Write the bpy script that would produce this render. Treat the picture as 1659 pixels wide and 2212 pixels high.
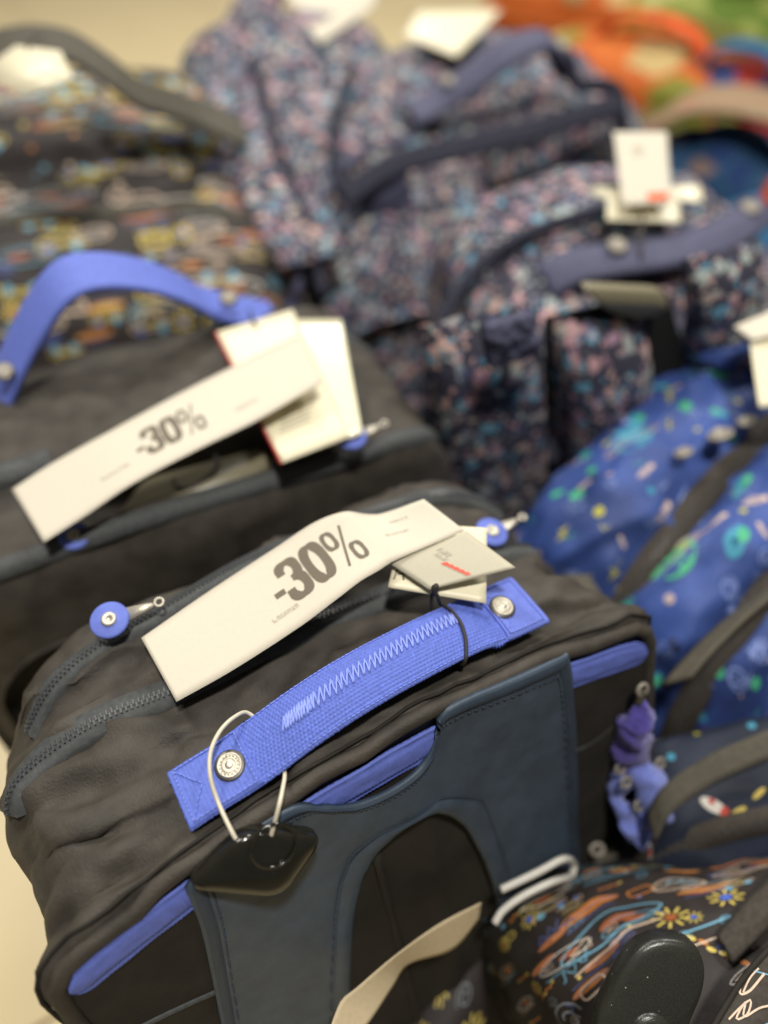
import bpy, bmesh, math, random
import numpy as np
from mathutils import Vector, noise
R = math.radians
random.seed(7)
for o in list(bpy.data.objects): bpy.data.objects.remove(o)
SC = bpy.context.scene
COL = SC.collection

# ------------------------------------------------------------------ camera
CAMH, PITCH = .83, R(48)
cam = bpy.data.cameras.new('camera'); co = bpy.data.objects.new('camera', cam); COL.objects.link(co)
co.location = (0, 0, CAMH); co.rotation_euler = (R(90) - PITCH, 0, 0)
cam.sensor_fit = 'VERTICAL'; cam.sensor_height = 36; cam.sensor_width = 27
cam.lens = 36 * 1628 / 2212
cam.clip_start = .01; cam.clip_end = 60
cam.dof.use_dof = True; cam.dof.focus_distance = .379; cam.dof.aperture_fstop = cam.lens / 14.0
SC.camera = co
# ------------------------------------------------------------------ light
W = bpy.data.worlds.new('World'); SC.world = W; W.use_nodes = True
W.node_tree.nodes['Background'].inputs[0].default_value = (1, .96, .90, 1)
W.node_tree.nodes['Background'].inputs[1].default_value = .085
def lamp(name, loc, target, size, power, col=(1, .955, .885)):
    l = bpy.data.lights.new(name, 'AREA'); l.shape = 'DISK'; l.size = size; l.energy = power; l.color = col
    o = bpy.data.objects.new(name, l); COL.objects.link(o); o.location = loc
    o.rotation_euler = (Vector(target) - Vector(loc)).to_track_quat('-Z', 'Y').to_euler()
    return o
lamp('ceiling_spot', (.20, -.15, 2.75), (.1, .4, .4), .20, 50)
lamp('ceiling_spot', (-1.3, 1.5, 2.8), (0, .5, .4), .5, 34)
lamp('ceiling_spot', (1.3, 2.2, 2.8), (.3, 1.0, .4), .5, 44)
lamp('ceiling_spot', (-.5, 3.4, 2.9), (-.4, 2.4, 0), .6, 44)
SC.view_settings.view_transform = 'Standard'; SC.view_settings.look = 'None'
SC.view_settings.exposure = 0; SC.view_settings.gamma = 1
SC.cycles.use_denoising = True
SC.cycles.max_bounces = 6
SC.cycles.sample_clamp_indirect = 4

# ------------------------------------------------------------------ measuring helpers (photo measured at 1659 x 2212)
def ray(px, py):
    x = (px - 829.5) / 1628; y = (py - 1106) / 1628
    s, c = math.sin(PITCH), math.cos(PITCH)
    return np.array([x, c - y * s, -s - y * c])
CAMP = np.array([0, 0, CAMH])
def at(px, py, z):                      # world point at height z
    r = ray(px, py); return CAMP + r * ((z - CAMH) / r[2])
class Frame:
    def __init__(s, ox, oy, deg):
        s.o = np.array([ox, oy, 0.]); s.deg = deg; a = R(deg)
        s.u = np.array([math.cos(a), math.sin(a), 0]); s.v = np.array([-math.sin(a), math.cos(a), 0])
    def loc(s, p): d = p - s.o; return np.array([d @ s.u, d @ s.v, p[2]])
    def z(s, px, py, z): return s.loc(at(px, py, z))
    def b(s, px, py, b):
        r = ray(px, py); t = (b - (CAMP - s.o) @ s.v) / (r @ s.v); return s.loc(CAMP + r * t)
    def face(s, px, py, b0, z0, k):     # leaning plane b = b0 - (z0-z) k
        c = s.loc(CAMP); r = ray(px, py); rl = np.array([r @ s.u, r @ s.v, r[2]])
        t = (b0 - k * (z0 - c[2]) - c[1]) / (rl[1] - k * rl[2]); return c + t * rl

# ------------------------------------------------------------------ materials
def lin(r, g, b):
    f = lambda v: (v / 255 / 12.92) if v / 255 <= .04045 else ((v / 255 + .055) / 1.055) ** 2.4
    return (f(r), f(g), f(b), 1)
def nodes(name):
    m = bpy.data.materials.new(name); m.use_nodes = True; nt = m.node_tree
    return m, nt, nt.nodes['Principled BSDF']
def N(nt, t, **k):
    n = nt.nodes.new(t)
    for a, v in k.items():
        if a.startswith('i_'): n.inputs[int(a[2:]) if a[2:].isdigit() else a[2:].replace('_', ' ')].default_value = v
        else: setattr(n, a, v)
    return n
def mul(c, k): return (min(c[0] * k, 1), min(c[1] * k, 1), min(c[2] * k, 1), 1)
def fabric(name, col, rough=.8, var=.3, vs=45, weave=900, wb=.25, crinkle=60, cb=.3, sheen=.0, spec=.3, ridged=0):
    m, nt, p = nodes(name); L = nt.links.new
    tc = N(nt, 'ShaderNodeTexCoord')
    n1 = N(nt, 'ShaderNodeTexNoise'); n1.inputs['Scale'].default_value = vs; n1.inputs['Detail'].default_value = 5
    L(tc.outputs['Object'], n1.inputs['Vector'])
    r = N(nt, 'ShaderNodeValToRGB'); r.color_ramp.elements[0].position = .3; r.color_ramp.elements[1].position = .7
    r.color_ramp.elements[0].color = mul(col, 1 - var); r.color_ramp.elements[1].color = mul(col, 1 + var)
    L(n1.outputs['Fac'], r.inputs['Fac']); L(r.outputs['Color'], p.inputs['Base Color'])
    n2 = N(nt, 'ShaderNodeTexNoise'); n2.inputs['Scale'].default_value = weave; n2.inputs['Detail'].default_value = 2
    n3 = N(nt, 'ShaderNodeTexNoise'); n3.inputs['Scale'].default_value = crinkle; n3.inputs['Detail'].default_value = 4
    if ridged: n3.noise_type = 'RIDGED_MULTIFRACTAL'; n3.inputs['Detail'].default_value = 3
    L(tc.outputs['Object'], n2.inputs['Vector']); L(tc.outputs['Object'], n3.inputs['Vector'])
    b1 = N(nt, 'ShaderNodeBump'); b1.inputs['Strength'].default_value = wb; b1.inputs['Distance'].default_value = .0006
    b2 = N(nt, 'ShaderNodeBump'); b2.inputs['Strength'].default_value = cb; b2.inputs['Distance'].default_value = .004
    L(n2.outputs['Fac'], b1.inputs['Height']); L(n3.outputs['Fac'], b2.inputs['Height'])
    L(b2.outputs['Normal'], b1.inputs['Normal']); L(b1.outputs['Normal'], p.inputs['Normal'])
    p.inputs['Roughness'].default_value = rough; p.inputs['Sheen Weight'].default_value = sheen
    p.inputs['Specular IOR Level'].default_value = spec
    return m
def plain(name, col, rough=.5, metal=0, spec=.5, bump=0, bs=300, coat=0, var=.06):
    m, nt, p = nodes(name); L = nt.links.new
    tc = N(nt, 'ShaderNodeTexCoord'); n1 = N(nt, 'ShaderNodeTexNoise'); n1.inputs['Scale'].default_value = bs
    n1.inputs['Detail'].default_value = 4; L(tc.outputs['Object'], n1.inputs['Vector'])
    r = N(nt, 'ShaderNodeValToRGB'); r.color_ramp.elements[0].position = .3; r.color_ramp.elements[1].position = .7
    r.color_ramp.elements[0].color = mul(col, 1 - var); r.color_ramp.elements[1].color = mul(col, 1 + var)
    L(n1.outputs['Fac'], r.inputs['Fac']); L(r.outputs['Color'], p.inputs['Base Color'])
    p.inputs['Roughness'].default_value = rough; p.inputs['Metallic'].default_value = metal
    p.inputs['Specular IOR Level'].default_value = spec; p.inputs['Coat Weight'].default_value = coat
    if bump:
        b = N(nt, 'ShaderNodeBump'); b.inputs['Strength'].default_value = bump; b.inputs['Distance'].default_value = .001
        L(n1.outputs['Fac'], b.inputs['Height']); L(b.outputs['Normal'], p.inputs['Normal'])
    return m
def blotch(name, base, cols, scale=90, amount=.55, rough=.75, squash=(1, 1, 1), fine=0):
    """woven print: voronoi cells, each one of the print's colours, on the base cloth"""
    m, nt, p = nodes(name); L = nt.links.new
    tc = N(nt, 'ShaderNodeTexCoord'); mp = N(nt, 'ShaderNodeMapping'); mp.inputs['Scale'].default_value = squash
    L(tc.outputs['Object'], mp.inputs['Vector'])
    nz = N(nt, 'ShaderNodeTexNoise'); nz.inputs['Scale'].default_value = scale * .9; nz.inputs['Detail'].default_value = 3
    L(mp.outputs['Vector'], nz.inputs['Vector'])
    sub = N(nt, 'ShaderNodeVectorMath', operation='SUBTRACT'); L(nz.outputs['Color'], sub.inputs[0]); sub.inputs[1].default_value = (.5, .5, .5)
    sc = N(nt, 'ShaderNodeVectorMath', operation='SCALE'); L(sub.outputs[0], sc.inputs[0]); sc.inputs['Scale'].default_value = 1.1 / scale
    add = N(nt, 'ShaderNodeVectorMath', operation='ADD'); L(mp.outputs['Vector'], add.inputs[0]); L(sc.outputs[0], add.inputs[1])
    last = None
    for k, (s, am) in enumerate([(scale, amount)] + ([(fine, amount * .75)] if fine else [])):
        v = N(nt, 'ShaderNodeTexVoronoi'); v.inputs['Scale'].default_value = s; L(add.outputs[0], v.inputs['Vector'])
        sep = N(nt, 'ShaderNodeSeparateColor'); L(v.outputs['Color'], sep.inputs[0])
        ramp = N(nt, 'ShaderNodeValToRGB'); cr = ramp.color_ramp; cr.interpolation = 'CONSTANT'
        cr.elements[0].position = 0; cr.elements[0].color = cols[0]; cr.elements[1].position = 1 / len(cols); cr.elements[1].color = cols[1 % len(cols)]
        for i in range(2, len(cols)):
            e = cr.elements.new(i / len(cols)); e.color = cols[i]
        L(sep.outputs[0], ramp.inputs['Fac'])
        lt = N(nt, 'ShaderNodeMath', operation='LESS_THAN'); L(sep.outputs[1], lt.inputs[0]); lt.inputs[1].default_value = am
        dm = N(nt, 'ShaderNodeMath', operation='LESS_THAN'); L(v.outputs['Distance'], dm.inputs[0]); dm.inputs[1].default_value = .52
        an = N(nt, 'ShaderNodeMath', operation='MULTIPLY'); L(lt.outputs[0], an.inputs[0]); L(dm.outputs[0], an.inputs[1])
        mx = N(nt, 'ShaderNodeMix', data_type='RGBA'); L(an.outputs[0], mx.inputs[0])
        if last is None: mx.inputs[6].default_value = base
        else: L(last, mx.inputs[6])
        L(ramp.outputs['Color'], mx.inputs[7]); last = mx.outputs[2]
    L(last, p.inputs['Base Color'])
    n3 = N(nt, 'ShaderNodeTexNoise'); n3.inputs['Scale'].default_value = 50; n3.inputs['Detail'].default_value = 4
    L(tc.outputs['Object'], n3.inputs['Vector'])
    b2 = N(nt, 'ShaderNodeBump'); b2.inputs['Strength'].default_value = .35; b2.inputs['Distance'].default_value = .005
    L(n3.outputs['Fac'], b2.inputs['Height']); L(b2.outputs['Normal'], p.inputs['Normal'])
    p.inputs['Roughness'].default_value = rough; p.inputs['Specular IOR Level'].default_value = .3
    return m

M = {}
M['black'] = fabric('black_nylon', (.053, .046, .037, 1), .68, .32, 55, 650, .6, 26, .13, .0, .35, 1)
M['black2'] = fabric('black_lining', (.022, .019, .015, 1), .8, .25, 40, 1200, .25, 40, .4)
M['web'] = fabric('blue_webbing', (.105, .155, .54, 1), .6, .10, 700, 2200, .3, 500, .15, 0, .35)
M['websmooth'] = fabric('blue_twill', (.130, .180, .58, 1), .65, .08, 200, 2600, .3, 300, .1, 0, .35)
M['thread'] = plain('blue_thread', (.27, .35, .84, 1), .4, bs=3000, var=.12)
M['thread2'] = plain('blue_edge_thread', (.19, .26, .74, 1), .45, bs=3000, var=.12)
M['slate'] = fabric('slate_coated_cloth', (.050, .073, .104, 1), .5, .16, 70, 2000, .25, 55, .22, 0, .45)
M['slatedk'] = fabric('slate_edge_tape', (.036, .052, .076, 1), .55, .12, 90, 2200, .3, 90, .1)
M['greytape'] = fabric('zipper_tape_grey', (.066, .070, .071, 1), .6, .2, 300, 3000, .35, 200, .1)
M['teeth'] = plain('zipper_teeth_dark', (.06, .065, .068, 1), .35, 0, .5, bs=900)
M['paper'] = plain('label_paper', (.63, .58, .47, 1), .6, 0, .35, .06, 500, var=.02)
M['card'] = plain('cream_card', (.80, .74, .53, 1), .42, 0, .5, .03, 500, var=.02)
M['glosscard'] = plain('glossy_cream_card', (.84, .80, .57, 1), .14, 0, .6, .02, 60, coat=.4, var=.02)
M['greycard'] = plain('grey_card', (.50, .465, .35, 1), .55, 0, .4, .03, 500, var=.02)
M['ink'] = plain('taupe_ink', (.135, .112, .076, 1), .6, bs=500, var=.05)
M['inklite'] = plain('pale_grey_ink', (.44, .40, .31, 1), .6, bs=500)
M['inkdk'] = plain('dark_ink', (.05, .045, .035, 1), .6, bs=500)
M['tan'] = plain('tan_label_paper', (.60, .49, .31, 1), .6, 0, .3, .05, 400)  # label paper darkened, the shade between the bags is in its colour
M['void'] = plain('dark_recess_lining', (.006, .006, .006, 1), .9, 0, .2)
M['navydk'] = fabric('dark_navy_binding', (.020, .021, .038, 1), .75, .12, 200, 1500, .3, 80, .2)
M['red'] = plain('red_ink', (.85, .07, .022, 1), .5, bs=500)
M['reddk'] = plain('red_card_edge', (.55, .03, .03, 1), .5, bs=500)
M['steel'] = plain('brushed_nickel', (.60, .56, .46, 1), .45, .7, .5, .2, 1200)
M['steeldk'] = plain('darkened_nickel', (.13, .12, .10, 1), .4, .7)
M['dullsteel'] = plain('dull_nickel', (.33, .30, .25, 1), .55, .3, .4)
M['ivory'] = plain('ivory_cord_plastic', (.66, .61, .47, 1), .4)
M['cord'] = plain('black_cord', (.03, .026, .022, 1), .7)
M['pad'] = plain('dark_olive_plastic', (.014, .013, .009, 1), .13, 0, .6, .03, 60, coat=.25, var=.2)
M['paddle'] = plain('black_matt_plastic', (.026, .026, .021, 1), .30, 0, .55, .12, 1500, var=.35)
M['grip'] = plain('olive_grey_plastic', (.20, .18, .115, 1), .4, 0, .5)
M['gripdk'] = plain('grip_button_groove', (.07, .065, .05, 1), .5)
m = M['paddle']; nt = m.node_tree; p = nt.nodes['Principled BSDF']; v_ = N(nt, 'ShaderNodeTexVoronoi'); v_.inputs['Scale'].default_value = 420      # specks of dust
tc = N(nt, 'ShaderNodeTexCoord'); nt.links.new(tc.outputs['Object'], v_.inputs['Vector']); se = N(nt, 'ShaderNodeSeparateColor'); nt.links.new(v_.outputs['Color'], se.inputs[0])
l1 = N(nt, 'ShaderNodeMath', operation='LESS_THAN'); l1.inputs[1].default_value = .10; nt.links.new(se.outputs[0], l1.inputs[0]); l2 = N(nt, 'ShaderNodeMath', operation='LESS_THAN'); l2.inputs[1].default_value = .16; nt.links.new(v_.outputs['Distance'], l2.inputs[0])
l3 = N(nt, 'ShaderNodeMath', operation='MULTIPLY'); nt.links.new(l1.outputs[0], l3.inputs[0]); nt.links.new(l2.outputs[0], l3.inputs[1]); mx = N(nt, 'ShaderNodeMix', data_type='RGBA'); nt.links.new(l3.outputs[0], mx.inputs[0])
nt.links.new(p.inputs['Base Color'].links[0].from_socket, mx.inputs[6]); mx.inputs[7].default_value = (.35, .33, .28, 1); nt.links.new(mx.outputs[2], p.inputs['Base Color'])
M['whitecord'] = plain('white_cord', (.62, .60, .54, 1), .5)
M['navy'] = fabric('navy_webbing', (.088, .090, .150, 1), .7, .12, 200, 1500, .3, 80, .25)
M['taupe'] = fabric('taupe_webbing', (.078, .070, .052, 1), .7, .15, 200, 1500, .3, 80, .2)
M['mesh'] = fabric('dark_mesh_strap', (.055, .047, .038, 1), .75, .25, 300, 2400, .6, 80, .2)
PK = [mul(c_, .95) for c_ in [lin(190, 150, 155), lin(140, 152, 160), lin(175, 160, 152), lin(100, 155, 180), lin(200, 166, 156), lin(80, 84, 118), lin(160, 124, 144), lin(165, 176, 172)]]
M['floral'] = blotch('navy_floral_print', (.046, .045, .068, 1), PK, 78, .52, .75, fine=185)
CB = [lin(178, 100, 45), lin(200, 178, 95), lin(200, 176, 150), lin(110, 158, 172), lin(92, 102, 148), lin(150, 82, 40)]
M['doodlebase'] = fabric('dark_brown_print_cloth', (.024, .018, .016, 1), .6, .2, 80, 1700, .4, 45, .3, 0, .4)
M['space'] = fabric('royal_blue_print_cloth', (.038, .076, .27, 1), .6, .35, 14, 1200, .2, 40, .4, 0, .4)
M['toys'] = fabric('midnight_print_cloth', (.016, .022, .040, 1), .6, .25, 30, 1200, .2, 40, .4)
M['orange'] = blotch('orange_print_cloth', lin(190, 95, 35), [lin(125, 125, 45), lin(190, 165, 110), lin(205, 110, 45), lin(150, 140, 95), lin(120, 70, 30)], 8, .8)
M['green'] = blotch('green_print_cloth', lin(135, 145, 70), [lin(170, 175, 110), lin(85, 110, 30), lin(160, 150, 110), lin(70, 75, 50)], 8, .8)
M['redcloth'] = blotch('red_print_cloth', lin(165, 48, 35), [lin(170, 110, 60), lin(60, 70, 120), lin(180, 60, 40), lin(60, 40, 40)], 9, .7)
M['peach'] = blotch('peach_print_cloth', lin(150, 125, 98), [lin(160, 140, 112), lin(170, 110, 90), lin(120, 110, 118)], 25, .4)
M['bluecloth'] = blotch('dark_blue_print_cloth', lin(40, 75, 110), [lin(90, 90, 100), lin(30, 60, 110), lin(120, 100, 95)], 25, .5)
M['teal'] = fabric('teal_trim', lin(40, 100, 140), .7)
M['coral'] = fabric('coral_trim', lin(225, 95, 45), .7)
M['plushp'] = fabric('purple_plush', (.085, .065, .36, 1), .95, .3, 300, 1500, .8, 500, .5, .4)
M['plushb'] = fabric('blue_plush', (.17, .22, .62, 1), .95, .2, 300, 1500, .8, 500, .5, .4)
m = M['web'].copy(); m.name = 'blue_woven_threads'; nt = m.node_tree; p = nt.nodes['Principled BSDF']   # each thread of the weave dyed a little differently
at_ = N(nt, 'ShaderNodeAttribute', attribute_name='thread_tint'); mr = N(nt, 'ShaderNodeMapRange'); nt.links.new(at_.outputs['Fac'], mr.inputs[0]); mr.inputs[3].default_value = .8; mr.inputs[4].default_value = 1.2
sc_ = N(nt, 'ShaderNodeVectorMath', operation='SCALE'); nt.links.new(p.inputs['Base Color'].links[0].from_socket, sc_.inputs[0]); nt.links.new(mr.outputs[0], sc_.inputs['Scale']); nt.links.new(sc_.outputs[0], p.inputs['Base Color']); M['weave'] = m
INK = {}
for n, c in dict(orange=(186, 116, 50), yellow=(214, 192, 96), peach=(214, 190, 166), sky=(110, 166, 190), lav=(96, 106, 160), rust=(158, 88, 44), white=(222, 216, 206),
                 green=(72, 176, 128), teal=(62, 148, 176), lemon=(190, 184, 60), paleb=(130, 150, 208), dust=(178, 160, 160), redp=(196, 66, 48), blue=(70, 100, 190), dark=(38, 34, 44), grey=(130, 138, 142)).items():
    INK[n] = plain('print_ink_' + n, lin(*c), .62, bs=800, var=.12)
# floor
m, nt, p = nodes('beige_floor_tile'); L = nt.links.new
tc = N(nt, 'ShaderNodeTexCoord'); n1 = N(nt, 'ShaderNodeTexNoise'); n1.inputs['Scale'].default_value = 9; n1.inputs['Detail'].default_value = 7
L(tc.outputs['Object'], n1.inputs['Vector'])
r = N(nt, 'ShaderNodeValToRGB'); r.color_ramp.elements[0].color = (.69, .565, .325, 1); r.color_ramp.elements[1].color = (.77, .64, .375, 1)
L(n1.outputs['Fac'], r.inputs['Fac']); L(r.outputs['Color'], p.inputs['Base Color']); p.inputs['Roughness'].default_value = .35
M['tile'] = m
M['grout'] = plain('tan_grout', (.36, .28, .16, 1), .8, bump=.2)

# ------------------------------------------------------------------ object helpers
def thing(name, label, cat, fr, group=None):
    o = bpy.data.objects.new(name, None); COL.objects.link(o); o.empty_display_size = .05
    o.location = tuple(fr.o); o.rotation_euler = (0, 0, R(fr.deg)); o['label'] = label; o['category'] = cat
    if group: o['group'] = group
    return o
def obj(name, verts, faces, mats, parent=None, fm=None, smooth=True, kind=None, label=None):
    me = bpy.data.meshes.new(name); me.from_pydata([tuple(map(float, v)) for v in verts], [], faces)
    for mm in (mats if isinstance(mats, list) else [mats]): me.materials.append(mm)
    if fm is not None: me.polygons.foreach_set('material_index', fm)
    if smooth: me.polygons.foreach_set('use_smooth', [True] * len(me.polygons))
    me.update()
    o = bpy.data.objects.new(name, me); COL.objects.link(o)
    if parent: o.parent = parent
    if kind: o['kind'] = kind
    if label: o['label'] = label
    return o
class MB:                                # collects shapes into one mesh
    def __init__(s): s.v = []; s.f = []; s.m = []
    def add(s, v, f, m=0):
        k = len(s.v); s.v += [tuple(map(float, q)) for q in v]; s.f += [tuple(i + k for i in q) for q in f]; s.m += [m] * len(f); return s
    def build(s, name, mats, parent=None, **k): return obj(name, s.v, s.f, mats, parent, s.m, **k)
def spline(P, n):
    P = np.array(P, float); k = len(P)
    if k < 3: t = np.linspace(0, 1, n)[:, None]; return P[0] * (1 - t) + P[-1] * t
    d = np.r_[0, np.cumsum(np.linalg.norm(np.diff(P, axis=0), axis=1) + 1e-9)]
    Tn = np.zeros_like(P)
    for i in range(k):
        a, b = max(i - 1, 0), min(i + 1, k - 1); Tn[i] = (P[b] - P[a]) / (d[b] - d[a])
    s = np.linspace(0, d[-1], n); out = []
    for x in s:
        i = min(max(np.searchsorted(d, x) - 1, 0), k - 2); h = d[i + 1] - d[i]; t = (x - d[i]) / h
        out.append((2 * t**3 - 3 * t**2 + 1) * P[i] + (t**3 - 2 * t**2 + t) * h * Tn[i] + (-2 * t**3 + 3 * t**2) * P[i + 1] + (t**3 - t**2) * h * Tn[i + 1])
    return np.array(out)
def nrm(v): return v / (np.linalg.norm(v, axis=-1, keepdims=True) + 1e-12)
def tube(P, r, n=8, caps=True, up=(0, 0, 1), closed=False):
    P = np.array(P, float); k = len(P)
    T = nrm(np.gradient(P, axis=0)) if not closed else nrm(np.roll(P, -1, 0) - np.roll(P, 1, 0))
    u = np.array(up, float); u = u - T[0] * (u @ T[0])
    if np.linalg.norm(u) < 1e-4: u = np.array([1, 0, 0]) - T[0] * T[0][0]
    v, f = [], []; rr = np.full(k, r) if np.isscalar(r) else np.array(r)
    for i in range(k):
        u = nrm(u - T[i] * (u @ T[i])); w = np.cross(T[i], u)
        for j in range(n):
            a = 2 * math.pi * j / n; v.append(P[i] + rr[i] * (math.cos(a) * u + math.sin(a) * w))
    for i in range(k if closed else k - 1):
        i2 = (i + 1) % k
        for j in range(n): f.append((i * n + j, i * n + (j + 1) % n, i2 * n + (j + 1) % n, i2 * n + j))
    if caps and not closed: f += [tuple(range(n - 1, -1, -1)), tuple((k - 1) * n + j for j in range(n))]
    return v, f
def grid_faces(a, b, off=0, flip=False):
    f = []
    for i in range(a - 1):
        for j in range(b - 1):
            q = (off + i * b + j, off + i * b + j + 1, off + (i + 1) * b + j + 1, off + (i + 1) * b + j)
            f.append(q[::-1] if flip else q)
    return f
class Surf:                              # sampled surface, G[i][j]
    def __init__(s, G, flip=False):
        s.G = np.array(G, float); s.n, s.k = s.G.shape[:2]
        gu = np.gradient(s.G, axis=0); gv = np.gradient(s.G, axis=1); s.N = nrm(np.cross(gu, gv)) * (-1 if flip else 1)
        s.lu = np.linalg.norm(np.diff(s.G[:, s.k // 2], axis=0), axis=1).sum(); s.lv = np.linalg.norm(np.diff(s.G[s.n // 2], axis=0), axis=1).sum()
    def at(s, u, v, h=0):
        x = min(max(u, 0), .99999) * (s.n - 1); y = min(max(v, 0), .99999) * (s.k - 1); i, j = int(x), int(y); a, b = x - i, y - j
        bl = lambda Q: Q[i, j] * (1 - a) * (1 - b) + Q[i + 1, j] * a * (1 - b) + Q[i, j + 1] * (1 - a) * b + Q[i + 1, j + 1] * a * b
        return bl(s.G) + h * bl(s.N)
def slab(G, th):                          # closed sheet with thickness from a grid (top = grid)
    G = np.array(G, float); n, k = G.shape[:2]; Nn = Surf(G).N
    if Nn[..., 2].mean() < 0: G = G[:, ::-1]; Nn = Surf(G).N
    top = G.reshape(-1, 3); bot = (G - th * Nn).reshape(-1, 3); v = list(top) + list(bot); K = n * k
    f = grid_faces(n, k) + grid_faces(n, k, K, True)
    e = [i * k for i in range(n)]; 
    def side(ids):
        for a, b in zip(ids[:-1], ids[1:]): f.append((a, b, b + K, a + K))
    side([i * k for i in range(n)]); side([(n - 1) * k + j for j in range(k)]); side([i * k + k - 1 for i in range(n)][::-1]); side(list(range(k))[::-1])
    return v, f
def ruled(e1, e2, n=30, k=8, sag=0):
    A, B = spline(e1, n), spline(e2, n); t = np.linspace(0, 1, k)[None, :, None]
    G = A[:, None] * (1 - t) + B[:, None] * t
    if sag: G[..., 2] += sag * (4 * t[..., 0] * (1 - t[..., 0]))
    return G
def prism(poly, th, nz=None, bev=.0):     # planar polygon (3-D pts) extruded along -normal
    P = np.array(poly, float); c = P.mean(0); nn = np.zeros(3)
    for i in range(len(P)): nn += np.cross(P[i] - c, P[(i + 1) % len(P)] - c)
    nn = nrm(nn)
    if nn[2] < 0: nn = -nn; P = P[::-1]
    k = len(P)
    rings = [c + (P - c) * (1 - bev), P - nn * th * .3, P - nn * th * .7, c + (P - c) * (1 - bev) - nn * th] if bev else [P, P - nn * th]
    v = [q for r_ in rings for q in r_]; f = [tuple(range(k)), tuple(range(len(v) - 1, len(v) - k - 1, -1))]
    for a in range(len(rings) - 1):
        for i in range(k): f.append((a * k + (i + 1) % k, a * k + i, (a + 1) * k + i, (a + 1) * k + (i + 1) % k))
    return v, f
def roundpoly(pts, r, n=6):
    P = [np.array(p, float) for p in pts]; out = []
    for i in range(len(P)):
        a, b, c = P[i - 1], P[i], P[(i + 1) % len(P)]
        d1, d2 = nrm(a - b), nrm(c - b); rr = min(r, np.linalg.norm(a - b) * .45, np.linalg.norm(c - b) * .45)
        s, e = b + d1 * rr, b + d2 * rr
        for t in np.linspace(0, 1, n): out.append((1 - t)**2 * s + 2 * t * (1 - t) * b + t * t * e)
    return out
def lathe(prof, n=28, M4=None):           # prof: (r, h) list ; axis z
    v, f = [], []
    for r_, h in prof:
        for j in range(n): a = 2 * math.pi * j / n; v.append((r_ * math.cos(a), r_ * math.sin(a), h))
    for i in range(len(prof) - 1):
        for j in range(n): f.append((i * n + j, i * n + (j + 1) % n, (i + 1) * n + (j + 1) % n, (i + 1) * n + j))
    f.append(tuple((len(prof) - 1) * n + j for j in range(n)))
    return v, f
def orient(v, loc, normal, spin=0):
    q = Vector(normal).to_track_quat('Z', 'Y'); s = math.cos(spin), math.sin(spin)
    return [np.array(q @ Vector((x * s[0] - y * s[1], x * s[1] + y * s[0], z))) + np.array(loc) for x, y, z in v]
def fbm(p, o=4): return noise.fractal(Vector(p), 1.0, 2.0, o)
def ridge(x, y, z):
    return (1 - min(abs(noise.noise(Vector((x, y, z)))) * 3.2, 1)) ** 2

# ------------------------------------------------------------------ print motifs (flat ink on cloth): strokes and fills in millimetres
SQ = [1.0]; WK = [1.0]
def ribbon(mb, S, pts, w, u0, v0, rot, mi, h=.0005, closed=False):
    P = [np.array(p, float) for p in pts]
    if closed: P.append(P[0])
    Q = [P[0]]
    for a, b in zip(P[:-1], P[1:]):
        n = max(1, int(np.linalg.norm(b - a) / .004))
        for t in range(1, n + 1): Q.append(a + (b - a) * t / n)
    Q = np.array(Q)
    if len(Q) < 2: return
    T = nrm(np.gradient(Q, axis=0)); Nn = np.stack([-T[:, 1], T[:, 0]], 1); c, s = math.cos(rot), math.sin(rot)
    v = []
    for q, n in zip(Q, Nn):
        for sd in (-1, 1):
            x, y = q + n * sd * w / 2; X, Y = x * c - y * s, (x * s + y * c) * SQ[0]
            v.append(S.at(u0 + Y / S.lu, v0 + X / S.lv, h))
    mb.add(v, [(2 * i, 2 * i + 1, 2 * i + 3, 2 * i + 2) for i in range(len(Q) - 1)], mi)
def blob(mb, S, pts, u0, v0, rot, mi, h=.0004):
    P = np.array(pts, float); ctr = P.mean(0); k = len(P); c, s = math.cos(rot), math.sin(rot); v = []
    for t in (0.02, .5, 1):
        for q in ctr + (P - ctr) * t:
            X, Y = q[0] * c - q[1] * s, (q[0] * s + q[1] * c) * SQ[0]; v.append(S.at(u0 + Y / S.lu, v0 + X / S.lv, h))
    f = [tuple(range(k))]
    for a in range(2):
        for i in range(k): f.append((a * k + i, a * k + (i + 1) % k, (a + 1) * k + (i + 1) % k, (a + 1) * k + i))
    mb.add(v, f, mi)
def ell(a, b, n=18, x=0, y=0, wob=0, rr=random): return [(x + a * math.cos(t) * (1 + wob * rr.uniform(-1, 1)), y + b * math.sin(t) * (1 + wob * rr.uniform(-1, 1))) for t in [2 * math.pi * i / n for i in range(n)]]
def board(a, b, n=24): return [(a * math.cos(t), b * math.sin(t) * abs(math.sin(t)) ** .3) for t in [2 * math.pi * i / n for i in range(n)]]
INKS = list(INK); IM = [INK[k] for k in INKS]
def ix(n): return INKS.index(n)
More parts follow.
